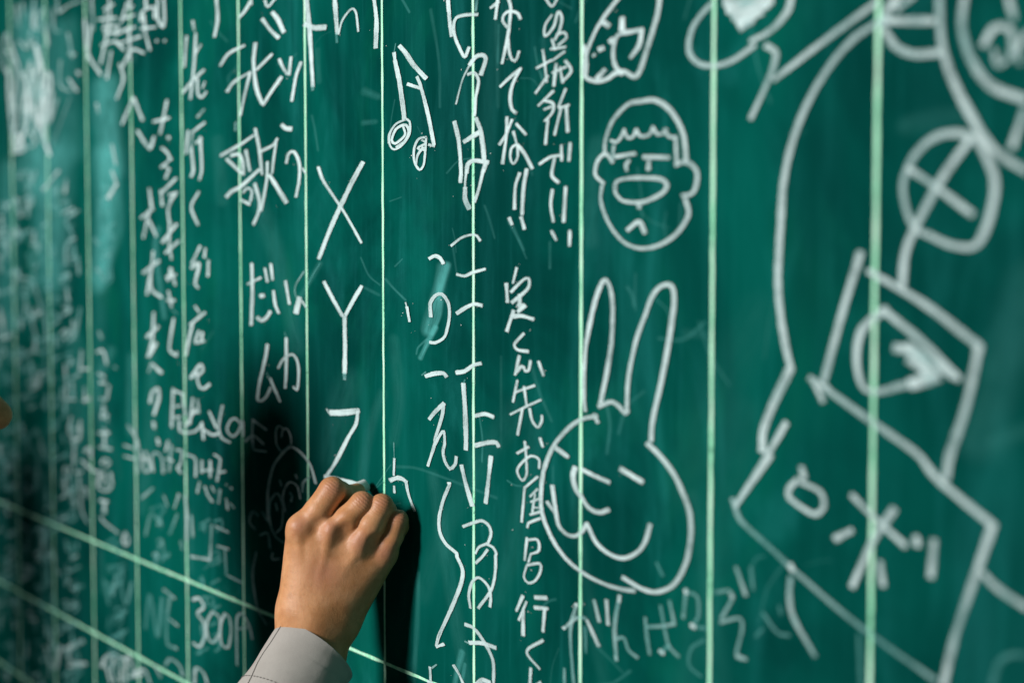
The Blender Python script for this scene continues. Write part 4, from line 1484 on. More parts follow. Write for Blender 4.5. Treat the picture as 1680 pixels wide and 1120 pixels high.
34 34 33 -8698 -4329 -8536 -4290 -8523 -4341 -8637 -4393
36 42 32 -9125 -4646 -8767 -4524
=chalk_character
37 42 33 -8414 -4744 -8411 -4903
32 55 32 -9144 -4754 -8953 -4706 -8937 -4765 -9072 -4827
43 33 32 -8801 -4810 -8830 -4911
=chalk_character
37 41 32 -9197 -5151 -9199 -5248
37 51 32 -9152 -5118 -9223 -5323
32 25 32 -8827 -5043 -8688 -5007 -8677 -5050 -8774 -5096
32 25 32 -8900 -5165 -8864 -5270
=chalk_character
35 38 33 -8718 -5285 -8459 -5189
34 54 33 -8321 -5216 -8322 -5393
43 43 32 -9240 -5476 -9297 -5660
39 39 32 -9540 -5445 -9122 -5292
=chalk_character
43 43 32 -9014 -5541 -8651 -5404
42 40 32 -8952 -5679 -8532 -5517
34 41 33 -8642 -5464 -8601 -5543
45 27 32 -9070 -5658 -9130 -5818
=chalk_character
34 40 34 -7652 -3604 -7605 -3720
23 36 34 -7614 -3592 -7601 -3706
30 29 34 -7573 -3655 -7400 -3617 -7385 -3674 -7508 -3729
25 29 34 -7454 -3633 -7459 -3766
27 32 34 -7253 -3556 -7256 -3661
=chalk_character
34 49 34 -7508 -3800 -7256 -3717
34 44 34 -7640 -3894 -7596 -3973
30 46 34 -7545 -3953 -7194 -3836
=chalk_character
27 38 34 -7358 -4041 -7329 -4183
26 48 34 -7510 -4162 -7243 -4070
33 35 34 -7362 -4134 -7099 -4043
33 37 34 -7786 -4063 -7600 -4019 -7584 -4079 -7716 -4140
=chalk_character
24 46 34 -7793 -4357 -7664 -4326 -7653 -4367 -7745 -4410
27 44 34 -7717 -4442 -7348 -4312
32 32 34 -7740 -4491 -7772 -4645
25 43 34 -7547 -4329 -7310 -4270 -7291 -4348 -7458 -4427
=chalk_character
31 43 34 -7477 -4703 -7541 -4906
28 32 34 -7501 -4687 -7458 -4848
24 28 34 -7701 -4694 -7286 -4544
34 41 34 -7742 -4666 -7342 -4522
=chalk_character
23 31 34 -7481 -4928 -7303 -4880 -7288 -4938 -7414 -5001
26 24 34 -7879 -4963 -7627 -4869
24 29 34 -7782 -4993 -7350 -4831
=chalk_character
30 33 34 -7416 -5191 -7446 -5377
28 26 34 -7363 -5057 -7339 -5154
33 40 34 -7747 -5232 -7411 -5103
29 22 34 -7491 -5085 -7227 -5011 -7205 -5097 -7391 -5192
29 37 34 -7870 -5276 -7634 -5209 -7615 -5284 -7781 -5369
=chalk_character
26 28 36 -6166 -3459 -5871 -3361
32 22 36 -5979 -3494 -5813 -3438
26 22 36 -6336 -3436 -5999 -3325
27 20 36 -5904 -3446 -5904 -3526
=chalk_character
26 18 36 -6057 -3670 -5749 -3564
28 20 37 -5997 -3707 -5731 -3615
33 22 36 -6297 -3698 -6187 -3672 -6177 -3710 -6255 -3747
32 30 37 -5845 -3661 -5806 -3745
31 20 36 -6145 -3673 -5928 -3622 -5910 -3698 -6063 -3771
=chalk_character
32 27 36 -6363 -3915 -6202 -3876 -6188 -3931 -6302 -3986
32 32 36 -6136 -3897 -5816 -3784
23 18 36 -6226 -3963 -6117 -3936 -6108 -3974 -6185 -4011
=chalk_character
29 31 36 -6068 -4137 -5855 -4083 -5837 -4157 -5987 -4231
23 20 36 -6045 -4224 -5870 -4179 -5855 -4240 -5978 -4302
29 30 36 -6070 -4218 -5714 -4086
28 25 36 -6085 -4215 -6127 -4314
27 17 36 -6254 -4267 -6313 -4390
=chalk_character
31 21 36 -6139 -4472 -5923 -4414 -5905 -4489 -6056 -4566
23 25 36 -6267 -4513 -5976 -4403
23 32 36 -5963 -4367 -5840 -4334 -5830 -4377 -5916 -4421
28 26 36 -6079 -4444 -5696 -4299
31 15 36 -6242 -4524 -6236 -4683
=chalk_character
23 34 36 -6213 -4639 -6079 -4602 -6068 -4648 -6162 -4697
30 17 36 -6319 -4758 -6037 -4648
32 26 36 -6312 -4836 -6108 -4756
31 18 36 -5912 -4620 -5953 -4765
=chalk_character
25 46 38 -4851 -2960 -4742 -2936 -4733 -2977 -4809 -3013
22 21 39 -4706 -2886 -4700 -3036
26 23 39 -4755 -2814 -4620 -2785 -4608 -2836 -4704 -2880
27 25 38 -4996 -2878 -4843 -2828
=chalk_character
24 36 39 -4649 -3174 -4628 -3313
24 40 38 -4809 -3175 -4690 -3148 -4679 -3192 -4763 -3233
24 25 38 -4789 -3206 -4786 -3327
=chalk_character
27 46 38 -4936 -3345 -4822 -3319 -4813 -3361 -4893 -3400
22 29 39 -4656 -3324 -4486 -3264
23 35 38 -4874 -3318 -4847 -3451
20 33 39 -4689 -3359 -4490 -3290
19 28 39 -4769 -3345 -4665 -3320 -4656 -3359 -4729 -3395
=chalk_character
17 27 41 -3347 -2767 -3185 -2731 -3171 -2796 -3285 -2853
21 31 41 -3615 -2825 -3587 -2909
21 22 41 -3355 -2776 -3180 -2737 -3165 -2807 -3288 -2868
22 28 41 -3708 -2900 -3539 -2841
22 28 41 -3711 -2855 -3456 -2768
=chalk_character
17 24 41 -3552 -3151 -3264 -3047
18 33 41 -3433 -3220 -3190 -3130
17 30 41 -3521 -3207 -3217 -3096
18 27 41 -3247 -3058 -3267 -3194
17 18 41 -3695 -3189 -3504 -3143 -3488 -3218 -3621 -3287
=chalk_character
20 30 41 -3457 -3408 -3237 -3325
21 28 41 -3669 -3364 -3641 -3461
18 27 41 -3283 -3422 -3282 -3504
18 30 40 -3747 -3419 -3641 -3392 -3632 -3434 -3707 -3472
=chalk_character
17 34 41 -3392 -3643 -3227 -3579
21 33 41 -3705 -3593 -3566 -3557 -3554 -3611 -3652 -3663
18 20 41 -3381 -3570 -3368 -3692
18 27 41 -3575 -3565 -3424 -3526 -3410 -3586 -3517 -3642
=chalk_character
19 29 41 -3489 -3829 -3324 -3764
17 18 41 -3632 -3839 -3650 -3911
18 27 41 -3407 -3911 -3186 -3822
22 26 41 -3642 -3913 -3654 -4058
21 35 40 -3703 -3860 -3682 -3962
=chalk_character
24 27 40 -3718 -4093 -3742 -4163
24 27 40 -3822 -4177 -3550 -4067
23 29 41 -3425 -3986 -3274 -3943 -3261 -4003 -3367 -4062
=chalk_character
26 26 36 -6256 560 -6227 461
30 28 36 -6139 532 -5944 542 -5927 471 -6065 432
28 30 36 -6299 535 -6064 546 -6044 462 -6209 415
=chalk_character
24 24 36 -6317 355 -5996 407
29 27 36 -6111 311 -6128 237
32 25 36 -6347 368 -6384 218
30 34 36 -6405 392 -6128 437
=chalk_character
32 30 36 -6256 83 -5905 144
25 28 36 -6044 15 -5938 23 -5929 -15 -6004 -38
31 27 36 -6122 97 -6131 -25
22 30 36 -6057 119 -6114 8
=chalk_character
26 35 36 -6250 -177 -5981 -127
30 22 36 -6313 -222 -6088 -204 -6069 -284 -6227 -334
24 38 36 -6320 -243 -6032 -189
=chalk_character
23 27 36 -6039 -330 -6026 -444
31 25 36 -6216 -439 -6054 -424 -6040 -482 -6155 -519
25 28 36 -6365 -391 -6158 -373 -6140 -447 -6286 -494'''
SMEAR_DATA = '''393 35 36 -6164 1657 -6134 1257 -5971 718
423 42 36 -6195 893 -6166 474 -6231 21 -6441 -489
669 31 33 -8653 2593 -8573 1943 -8555 1207 -8527 652
470 14 34 -7461 2383 -7443 1680 -7424 976
621 28 33 -7901 960 -7991 240 -8082 -488
443 17 31 -9584 834 -9702 -131 -9696 -1104
165 14 36 -5841 549 -5766 136 -6246 -350
404 8 34 -7318 -1217 -7153 -2094 -7185 -2809
110 7 36 -6520 -3548 -6443 -4006
86 36 52 974 -217 907 -334 847 -459
139 32 52 922 -241 825 -460 733 -635 687 -724
56 32 52 884 -489 854 -615 748 -745
57 38 52 808 -694 702 -801 578 -942
27 22 51 671 -794 540 -865 516 -914
65 27 53 1178 -3141 1117 -3283 1074 -3413
39 22 53 1220 -3225 1168 -3392
54 9 51 533 -2642 512 -3028 452 -3521
39 9 52 190 -1838 510 -1815 967 -1845 1647 -1903
10 20 49 109 -1831 -213 -2094
64 11 46 -1101 -228 -1313 -399 -1491 -537
32 18 50 40 -344 154 -407 346 -498
20 12 56 1808 108 1938 -23 2041 -152
30 7 53 1062 -85 1119 -299
39 7 52 747 1722 864 1327 877 982
28 9 55 1690 1511 1676 1244
77 7 46 -1130 1582 -1096 1321
29 12 46 -1233 1037 -1178 913 -1124 736
74 9 49 -313 926 -127 924
92 9 49 -293 1179 -80 1123
24 9 57 2065 533 2116 431
27 11 56 1877 68 2012 -94
27 11 58 2330 -39 2330 -218
35 9 57 2089 -867 2203 -1085 2351 -1276
32 5 55 1718 -867 1718 -1533
23 9 58 2371 -1593 2371 -1743
37 9 42 -2662 1607 -2935 1497 -2913 1438
162 5 42 -3204 920 -3102 336
136 5 50 166 -820 244 -1303 160 -1638
163 5 76 5608 585 6022 625
97 5 65 3807 -598 4001 -602
157 5 80 6254 -1027 6418 -960
10 18 49 -221 -2102 16 -1961
18 14 50 188 -236 301 -178
18 11 50 111 281 289 310
28 9 41 -3347 -916 -3644 -1111
42 9 49 -345 -411 -74 -470
168 14 36 -6095 -1256 -6540 -1694 -6280 -2359
125 11 37 -5508 -1289 -5583 -2121
84 25 39 -4696 83 -4784 -106 -4563 -825
47 5 55 1661 1586 1680 933
53 5 57 2254 1367 2254 1043
55 10 45 -1722 -2401 -1765 -2519'''
def catmull(P, step):
    P = np.array(P, float)
    if len(P) == 2:
        n = max(2, int(np.linalg.norm(P[1]-P[0])/step)); t = np.linspace(0, 1, n+1)[:, None]; return P[0]*(1-t)+P[1]*t
    Q = np.vstack([2*P[0]-P[1], P, 2*P[-1]-P[-2]]); out = []
    for i in range(1, len(Q)-2):
        p0, p1, p2, p3 = Q[i-1], Q[i], Q[i+1], Q[i+2]
        n = max(2, int(np.linalg.norm(p2-p1)/step))
        # centripetal-ish tangents keep corners tight
        m1 = (p2-p0)*0.5; m2 = (p3-p1)*0.5; L = np.linalg.norm(p2-p1)
        for m in (m1, m2):
            l = np.linalg.norm(m)
            if l > L: m *= L/l
        for t in np.linspace(0, 1, n, endpoint=False):
            t2, t3 = t*t, t*t*t
            out.append((2*t3-3*t2+1)*p1 + (t3-2*t2+t)*m1 + (-2*t3+3*t2)*p2 + (t3-t2)*m2)
    out.append(P[-1]); return np.array(out)
layer = [0]
def stroke_geo(line, soft):
    v = [int(x) for x in line.split()]; w, o, asp = v[0]*1e-4, v[1]/100, v[2]/100
    P = np.array(v[3:], float).reshape(-1, 2)*1e-4
    P[:, 0] *= asp                                               # work where the nib is round
    C = catmull(P, max(0.0016, w*0.45))
    keep = [0]
    for i in range(1, len(C)):
        if np.linalg.norm(C[i]-C[keep[-1]]) > 1e-5: keep.append(i)
    C = C[keep]
    T = np.gradient(C, axis=0); T /= np.linalg.norm(T, axis=1)[:, None]+1e-12
    hw = w*0.5*(1.02 if not soft else 1.0)
    cap = hw*(0.45 if not soft else 1.0)
    C = np.vstack([C[0]-T[0]*cap, C[0]-T[0]*cap*0.5, C, C[-1]+T[-1]*cap*0.5, C[-1]+T[-1]*cap]); T = np.vstack([T[:1], T[:1], T, T[-1:], T[-1:]])
    n = len(C); capc = np.zeros(n); capc[0] = capc[-1] = 1.0; capc[1] = capc[-2] = 0.5
    press = 1 + 0.10*np.sin(np.linspace(0, random.uniform(2, 9), n)+random.uniform(0, 6)) + np.linspace(0, random.uniform(-0.16, 0.06), n) + 0.05*np.interp(np.arange(n), np.arange(0, n+3, 3), rng.standard_normal(len(np.arange(0, n+3, 3))))
    ln = np.concatenate([[0], np.cumsum(np.linalg.norm(np.diff(C, axis=0), axis=1))])*1000 + random.uniform(0, 900)
    dens = o*(1 + (0.0 if soft else 0.06+3.0*min(0.1, w*9))*(np.sin(np.linspace(0, random.uniform(2, 8), n)+random.uniform(0, 6))-0.35))
    layer[0] = (layer[0]+1) % 61; y = -(0.00006 if soft else 0.00070) - layer[0]*(4e-6 if soft else 5e-6)
    V, UV, RUN, OPS = [], [], [], []
    for i in range(n):
        nn = np.array([-T[i][1], T[i][0]])
        for s in (-1, -0.5, 0, 0.5, 1):
            q = C[i]+nn*hw*s*press[i]; V.append((q[0]/asp, y, 1.45+q[1])); UV.append((capc[i], s)); RUN.append((ln[i], s+layer[0]*1.7)); OPS.append(min(1.0, dens[i]))
    Fs = [(i*5+j, i*5+j+1, i*5+j+6, i*5+j+5) for i in range(n-1) for j in range(4)]
    return V, Fs, UV, OPS, RUN
def chalk_mesh(name, lines, parent, soft=False):
    V, Fs, UV, OP, RN = [], [], [], [], []
    for l in lines:
        a, b, c, d, e = stroke_geo(l, soft); k = len(V); V += a; RN += e; UV += c; OP += d; Fs += [tuple(x+k for x in f) for f in b]
    o = mesh_obj(name, V, Fs, SMEARM if soft else CHALK, parent)
    me = o.data; uvl = me.uv_layers.new(name='UVMap'); li = np.empty(len(me.loops), np.int32); me.loops.foreach_get('vertex_index', li)
    uvl.data.foreach_set('uv', np.array(UV, np.float32)[li].ravel())
    uv2 = me.uv_layers.new(name='run'); uv2.data.foreach_set('uv', np.array(RN, np.float32)[li].ravel())
    at = me.attributes.new('op', 'FLOAT', 'POINT'); at.data.foreach_set('value', np.array(OP, np.float32))
    return o
for l in SMEAR_DATA.strip().split('\n'): chalk_mesh('chalk_smear', [l], board, True)
def swipe():                                                        # broad faint pass of the eraser
    x, z = random.uniform(-11000, 7000), random.uniform(-5200, 3200); a = random.uniform(-0.5, 0.5)+math.pi/2; L = random.uniform(500, 2200); cv = random.uniform(-0.35, 0.35)
    pts = []
    for i in range(6):
        t = i/5; pts += [int(x+L*t*math.cos(a+cv*t)), int(z+L*t*math.sin(a+cv*t))]
    return '%d %d %d ' % (random.uniform(120, 420), random.uniform(2, 6.5), 60)+' '.join(map(str, pts))
for i in range(46): chalk_mesh('chalk_smear', [swipe()], board, True)
for i in range(60):                                                 # thin old scratches and finger marks
    x, z = random.uniform(-3000, 5000), random.uniform(-4300, 2500); a = random.uniform(0, 6.28); L = random.uniform(60, 260); b = a+random.uniform(-0.6, 0.6)
    chalk_mesh('chalk_smear', ['%d %d %d %d %d %d %d %d %d' % (random.uniform(8, 30), random.uniform(8, 20), 55, x, z, x+L*math.cos(a), z+L*math.sin(a), x+L*math.cos(a)+L*math.cos(b), z+L*math.sin(a)+L*math.sin(b))], board, True)
part, gname, buf = None, None, []
def flush():
    global buf
    if buf and gname in ('chalk_stroke', 'shading', 'petal', 'bow', 'face', 'eye_shape', 'box_edge'):
        for b in buf: chalk_mesh(gname, [b], part)
    elif buf: chalk_mesh(gname, buf, part)
    buf = []
for l in CHALK_DATA.strip().split('\n'):
    if l[0] == '#':
        flush(); nm, lab = l[1:].split(';'); part = empty(nm, (0, 0, 0), board); tag(part, lab)
    elif l[0] == '=': flush(); gname = l[1:]
    else: buf.append(l)
flush()
def dust():                                                         # crumbs of chalk caught on the board round the fresh strokes
    V, Fs, OP = [], [], []
    spots = []
    for l in CHALK_DATA.strip().split('\n'):
        if l[0] in '#=': continue
        v = [int(q) for q in l.split()]
        if v[1] < 90: continue
        for i in range(3, len(v)-1, 2): spots.append((v[i]*1e-4, v[i+1]*1e-4))
    for i in range(210):
        x, z = random.choice(spots); x += random.gauss(0, 0.007); z += random.gauss(-0.004, 0.005); r = random.choice((0.00018, 0.00022, 0.0003, 0.00045)); k = len(V)
        n = random.choice((4, 5, 6)); ph = random.uniform(0, 6)
        for j in range(n):
            th = ph+2*math.pi*j/n; q = r*random.uniform(0.6, 1.2); V.append((x+q*math.cos(th)*1.5, -0.0011-r*0.2, 1.45+z+q*math.sin(th)))
        V.append((x, -0.0011-r*0.9, 1.45+z))
        for j in range(n): Fs.append((k+j, k+(j+1) % n, k+n))
    o = mesh_obj('chalk_dust', V, Fs, STICK, board); o['kind'] = 'stuff'
dust()
# ------------------------------------------------------------------ organic shapes: smooth union of tapered bones, surfaced by surface nets
class Field:
    def __init__(s, lo, hi, h):
        s.lo, s.h = np.array(lo, float), h
        s.n = np.ceil((np.array(hi)-s.lo)/h).astype(int)+1
        s.ax = [s.lo[i]+h*np.arange(s.n[i]) for i in range(3)]
        s.f = np.full(s.n, 1.0, np.float32)
    def sub(s, lo, hi):
        a = np.clip(np.floor((lo-s.lo)/s.h).astype(int), 0, s.n-1); b = np.clip(np.ceil((hi-s.lo)/s.h).astype(int)+1, 1, s.n)
        sl = tuple(slice(a[i], max(b[i], a[i]+1)) for i in range(3))
        X = s.ax[0][sl[0]][:, None, None]; Y = s.ax[1][sl[1]][None, :, None]; Z = s.ax[2][sl[2]][None, None, :]
        return sl, X, Y, Z
    def put(s, sl, d, k, sign=1):
        a = s.f[sl]; d = d.astype(np.float32)
        if sign > 0:
            h = np.clip(0.5+0.5*(d-a)/k, 0, 1) if k > 0 else (d > a).astype(np.float32)
            s.f[sl] = d*(1-h)+a*h - k*h*(1-h)
        else:                                                     # smooth carve
            h = np.clip(0.5-0.5*(d+a)/k, 0, 1)
            s.f[sl] = a*(1-h)-d*h + k*h*(1-h)
    def bone(s, p, q, r0, r1, k, sign=1):
        p, q = np.array(p, float), np.array(q, float); m = max(r0, r1)+k+3*s.h+0.004
        sl, X, Y, Z = s.sub(np.minimum(p, q)-m, np.maximum(p, q)+m)
        d = q-p; L = max(d@d, 1e-12); t = np.clip(((X-p[0])*d[0]+(Y-p[1])*d[1]+(Z-p[2])*d[2])/L, 0, 1)
        D = np.sqrt((X-p[0]-t*d[0])**2+(Y-p[1]-t*d[1])**2+(Z-p[2]-t*d[2])**2)-(r0+(r1-r0)*t)
        s.put(sl, D, k, sign)
    def blob(s, c, rad, axes, k, sign=1):                         # ellipsoid with its own axes
        c = np.array(c, float); A = np.array(axes, float); m = max(rad)+k+3*s.h+0.004
        sl, X, Y, Z = s.sub(c-m, c+m); q = [((X-c[0])*A[i][0]+(Y-c[1])*A[i][1]+(Z-c[2])*A[i][2])/rad[i] for i in range(3)]
        l = np.sqrt(q[0]**2+q[1]**2+q[2]**2)+1e-9
        g = np.sqrt((q[0]/rad[0])**2+(q[1]/rad[1])**2+(q[2]/rad[2])**2)+1e-9
        s.put(sl, l*(l-1)/g, k, sign)
    def merge(s, other, k):
        s.put(tuple(slice(0, n) for n in s.n), other.f, k)
    def mesh(s):
        f = s.f; n = f.shape; ins = f < 0
        c = np.zeros((n[0]-1, n[1]-1, n[2]-1), np.int8)
        for dx in (0,1):
            for dy in (0,1):
                for dz in (0,1): c += ins[dx:n[0]-1+dx, dy:n[1]-1+dy, dz:n[2]-1+dz]
        act = np.argwhere((c > 0) & (c < 8)); idx = -np.ones(c.shape, np.int64); idx[tuple(act.T)] = np.arange(len(act))
        acc = np.zeros((len(act), 3)); cnt = np.zeros(len(act))
        corners = [(x,y,z) for x in (0,1) for y in (0,1) for z in (0,1)]
        for a in corners:
            for ax in range(3):
                if a[ax] == 0:
                    b = list(a); b[ax] = 1
                    fa = f[act[:,0]+a[0], act[:,1]+a[1], act[:,2]+a[2]]; fb = f[act[:,0]+b[0], act[:,1]+b[1], act[:,2]+b[2]]
                    m = (fa < 0) != (fb < 0); t = np.where(m, fa/(fa-fb+1e-20), 0)
                    p = np.tile(np.array(a, float), (len(act), 1)); p[:, ax] += t
                    acc[m] += p[m]; cnt[m] += 1
        V = s.lo+s.h*(act+acc/cnt[:, None]); Q = []
        for ax in range(3):
            o = [(1,0,0),(0,1,0),(0,0,1)]; u, w = o[(ax+1)%3], o[(ax+2)%3]
            A = ins[tuple(slice(0, n[i]-(1 if i == ax else 0)) for i in range(3))]; B = ins[tuple(slice(1 if i == ax else 0, n[i]) for i in range(3))]
            e = np.argwhere(A != B); e = e[(e[:, (ax+1)%3] > 0) & (e[:, (ax+2)%3] > 0)]
            e = e[(e[:, (ax+1)%3] < n[(ax+1)%3]-1) & (e[:, (ax+2)%3] < n[(ax+2)%3]-1)]
            u, w = np.array(u), np.array(w)
            q = np.stack([idx[tuple((e-u-w).T)], idx[tuple((e-w).T)], idx[tuple(e.T)], idx[tuple((e-u).T)]], 1)
            fl = A[tuple(e.T)]; q[~fl] = q[~fl][:, ::-1]; Q.append(q)
        return V, np.vstack(Q)
def relax(V, Q, n=2, lam=0.5):
    E = np.vstack([Q[:, [0,1]], Q[:, [1,2]], Q[:, [2,3]], Q[:, [3,0]]])
    deg = np.bincount(E[:,0], minlength=len(V)).astype(float)
    for it in range(2*n):
        S = np.stack([np.bincount(E[:,0], weights=V[E[:,1], i], minlength=len(V)) for i in range(3)], 1)/deg[:, None]
        V = V+(S-V)*(lam if it % 2 == 0 else -lam*1.04)
    return V

# ------------------------------------------------------------------ the writer: hand at the chalk, forearm, sleeve
# hand landmarks: (across, down) in the hand's own frame and c = millimetres off the plane of the knuckles, towards the back of the hand
HAND_PLANE = 1.33
def J(a, b, c=0.0):
    d = FWD + RGT*(a-840)/FPX - UPV*(b-560)/FPX
    return CAM + d*(HAND_PLANE - c*1e-3)
mm = 1e-3
NRM = -FWD
person = empty('person', (-0.25, -0.38, 0.0))
tag(person, 'person in a grey long sleeved jacket reaching in to write with the right fist', 'person')
def world_child(o, parent):
    o.parent = parent; o.location = -Vector(parent.location); return o

def build_hand():
    pts = np.array([J(430,780,20), J(700,1200,-80), J(430,1200,20), J(700,780,-80), J(430,780,-80), J(700,1200,20), J(380,1200,30), J(400,1250,20)])
    lo, hi = pts.min(0)-0.012, pts.max(0)+0.012; h = 0.85*mm
    fingers = Field(lo, hi, h)
    chains = {   # (across, down, c, radius)
        'index':  [(496,869,-6,11.6), (523,838,-4,11.3), (545,804,-5,10.4), (557,808,-17,9.2), (570,812,-28,8.0), (586,806,-45,6.8)],
        'middle': [(544,876,-4,11.0), (571,851,-1,10.5), (594,826,-2,9.5), (603,832,-13,8.3), (610,843,-25,7.6), (602,850,-42,6.6)],
        'ring':   [(592,893,-4,10.8), (609,862,-1,10.6), (626,830,-3,9.4), (634,838,-13,8.0), (639,851,-23,7.3), (622,868,-33,6.4)],
        'little': [(631,908,-9,9.4), (643,880,-6,8.6), (653,853,-7,7.9), (656,863,-13,6.9), (649,880,-19,6.4), (632,892,-24,5.8)],
    }
    for nm, c in chains.items():
        one = Field(lo, hi, h)
        for a, b in zip(c[:-1], c[1:]):
            one.bone(J(*a[:3]), J(*b[:3]), a[3]*mm, b[3]*mm, 2.2*mm)
        fingers.merge(one, 0.7*mm)
    palm = Field(lo, hi, h)
    for p, q, r0, r1 in [
        ((496,868,-7), (488,1000,-9), 11.6, 15.0), ((546,876,-5), (510,1010,-7), 11.4, 16.0),
        ((594,893,-6), (534,1015,-9), 10.6, 15.5), ((632,909,-12), (560,1022,-15), 9.4, 13.8),
        ((521,888,-6), (498,1000,-6), 11.4, 14.5), ((570,902,-6), (520,1005,-6), 11.2, 14.5), ((612,916,-10), (544,1012,-10), 10.0, 14.0),
        ((498,890,-20), (496,1010,-18), 13.0, 15.0), ((560,905,-20), (515,1010,-20), 14.0, 15.0), ((606,918,-20), (552,1015,-20), 11.0, 13.0),
        ((488,1000,-10), (478,1075,-6), 14.0, 16.0), ((554,1018,-14), (526,1085,-10), 15.0, 17.0), ((516,1005,-8), (500,1080,-4), 17.0, 18.0),
        ((478,1075,-6), (428,1190,16), 16.0, 20.0), ((526,1085,-10), (476,1210,12), 17.0, 21.0), ((500,1080,-4), (448,1200,18), 18.0, 21.0)]:
        palm.bone(J(*p), J(*q), r0*mm, r1*mm, 10*mm)
    palm.bone(J(538,838,-15), J(556,885,-16), 8.5*mm, 10*mm, 5*mm); palm.bone(J(590,852,-15), J(590,890,-16), 8.0*mm, 9*mm, 5*mm)
    palm.bone(J(564,818,-32), J(545,860,-26), 9*mm, 11*mm, 4*mm)
    # thumb: metacarpal along the index side, tip pinching the chalk behind the index finger
    palm.bone(J(487,1000,-20), J(490,915,-30), 11.5*mm, 10.5*mm, 9*mm)
    thumb = Field(lo, hi, h)
    tc = [(490,915,-32,10.5), (504,862,-44,9.6), (526,832,-52,9.0), (546,820,-49,8.6), (564,812,-46,7.2)]
    for a, b in zip(tc[:-1], tc[1:]): thumb.bone(J(*a[:3]), J(*b[:3]), a[3]*mm, b[3]*mm, 2.0*mm)
    palm.merge(thumb, 6*mm)
    # knuckle heads and extensor tendons under the skin
    for p, r in [((491,864,-0.8), 8.4), ((541,869,1.2), 8.2), ((588,888,-0.6), 7.6), ((630,904,-7), 6.4)]:
        palm.bone(J(*p), J(p[0]-3, p[1]+10, p[2]-1), r*mm, r*mm*0.8, 6.5*mm)
    for p, q in [((541,874,4.8), (516,985,5.8)), ((590,897,2.8), (530,990,4.4)), ((490,870,2.6), (502,985,3.4))]:
        palm.bone(J(*p), J(*q), 2.2*mm, 1.0*mm, 4.5*mm)
    palm.merge(fingers, 5.0*mm)
    # hollows between the knuckles and on the back of the hand
    for p, q, r in [((521,862,11), (517,886,14.5), 3.6), ((566,872,11.5), (559,910,14.2), 5.2), ((615,890,9), (606,922,12.5), 3.2)]:
        palm.bone(J(*p), J(*q), r*mm, r*mm, 7*mm, -1)
    V, Q = palm.mesh(); V = relax(V, Q, 2)
    o = mesh_obj('hand', V, Q, SKIN)
    red = np.zeros(len(V))
    for p, r in [((490,861,12),11), ((541,867,13),11), ((590,888,11),10), ((631,905,2),9), ((545,800,5),9), ((596,818,6),8), ((628,822,6),8), ((656,848,0),8), ((530,940,12),14)]:
        d = np.linalg.norm(V-J(*p), axis=1)/(r*mm); red = np.maximum(red, np.exp(-d*d*1.1))
    at = o.data.attributes.new('red', 'FLOAT', 'POINT'); at.data.foreach_set('value', red.astype(np.float32))
    wr, al = np.zeros(len(V)), np.zeros(len(V))
    for c in chains.values():
        a, b = np.array(J(*c[1][:3])), np.array(J(*c[2][:3])); d = (b-a)/np.linalg.norm(b-a); q = b+NRM*c[2][3]*0.7*mm+d*2.5*mm
        g = np.exp(-(np.linalg.norm(V-q, axis=1)/(6.5*mm))**2); m = g > wr; wr[m] = g[m]; al[m] = ((V[m]-b)@d)/mm
    for nm, arr in (('wrinkle', wr), ('along', al)): o.data.attributes.new(nm, 'FLOAT', 'POINT').data.foreach_set('value', arr.astype(np.float32))
    return world_child(o, person)
hand = build_hand()

# sleeve: a cloth tube along the forearm to the elbow and shoulder, open at the cuff
def tube(path, name, mat, parent, seg=72, thick=0.0022, wob=0.0, t_in=0.03, extra=None):
    P = np.array([p[0] for p in path]); RA = np.array([p[1] for p in path]); RB = np.array([p[2] for p in path])
    n = 90; t = np.linspace(0, len(P)-1, n)
    def ev(A):
        out = []
        for x in t:
            i = min(int(x), len(A)-2); f = x-i; p0, p1, p2, p3 = A[max(i-1,0)], A[i], A[i+1], A[min(i+2,len(A)-1)]
            out.append(0.5*(2*p1+(p2-p0)*f+(2*p0-5*p1+4*p2-p3)*f*f+(3*p1-p0-3*p2+p3)*f**3))
        return np.array(out)
    C, ra, rb = ev(P), ev(RA), ev(RB); T = np.gradient(C, axis=0); T /= np.linalg.norm(T, axis=1)[:, None]
    V = []; rows = []
    def ring(c, tt, a, b, ph, amp):
        s = np.cross(tt, NRM); s /= np.linalg.norm(s); w = np.cross(s, tt); r = []
        for j in range(seg):
            th = 2*math.pi*j/seg
            k = 1+amp*(math.sin(3*th+ph*2.1)*0.5+math.sin(5*th-ph*3.7)*0.3+math.sin(2*th+ph*6.0)*0.6)
            r.append(c+s*a*math.cos(th)*k+w*b*math.sin(th)*k)
        rows.append(len(V)); V.extend(r)
    for i in range(6, -1, -1): ring(C[i], T[i], ra[i]-thick, rb[i]-thick, i*0.05, wob*0.15)       # inside of the cuff
    ring(C[0]-T[0]*0.0006, T[0], ra[0]-thick*0.5, rb[0]-thick*0.5, 0, wob*0.15)
    for i in range(n):
        g = min(1, i/18.0); ring(C[i], T[i], ra[i], rb[i], i*0.05, wob*(0.15+0.85*g))
    Fs = []
    for a, b in zip(rows[:-1], rows[1:]):
        for j in range(seg): Fs.append((a+j, a+(j+1)%seg, b+(j+1)%seg, b+j))
    return world_child(mesh_obj(name, V, Fs, mat), parent), C, T, ra, rb
WR, EL = J(508,1062,-6), np.array([0.005, -0.215, 0.985])
ax0 = J(452,1178,26)-J(508,1062,-6); ax0 /= np.linalg.norm(ax0)
SH = np.array([-0.06, -0.42, 1.09])
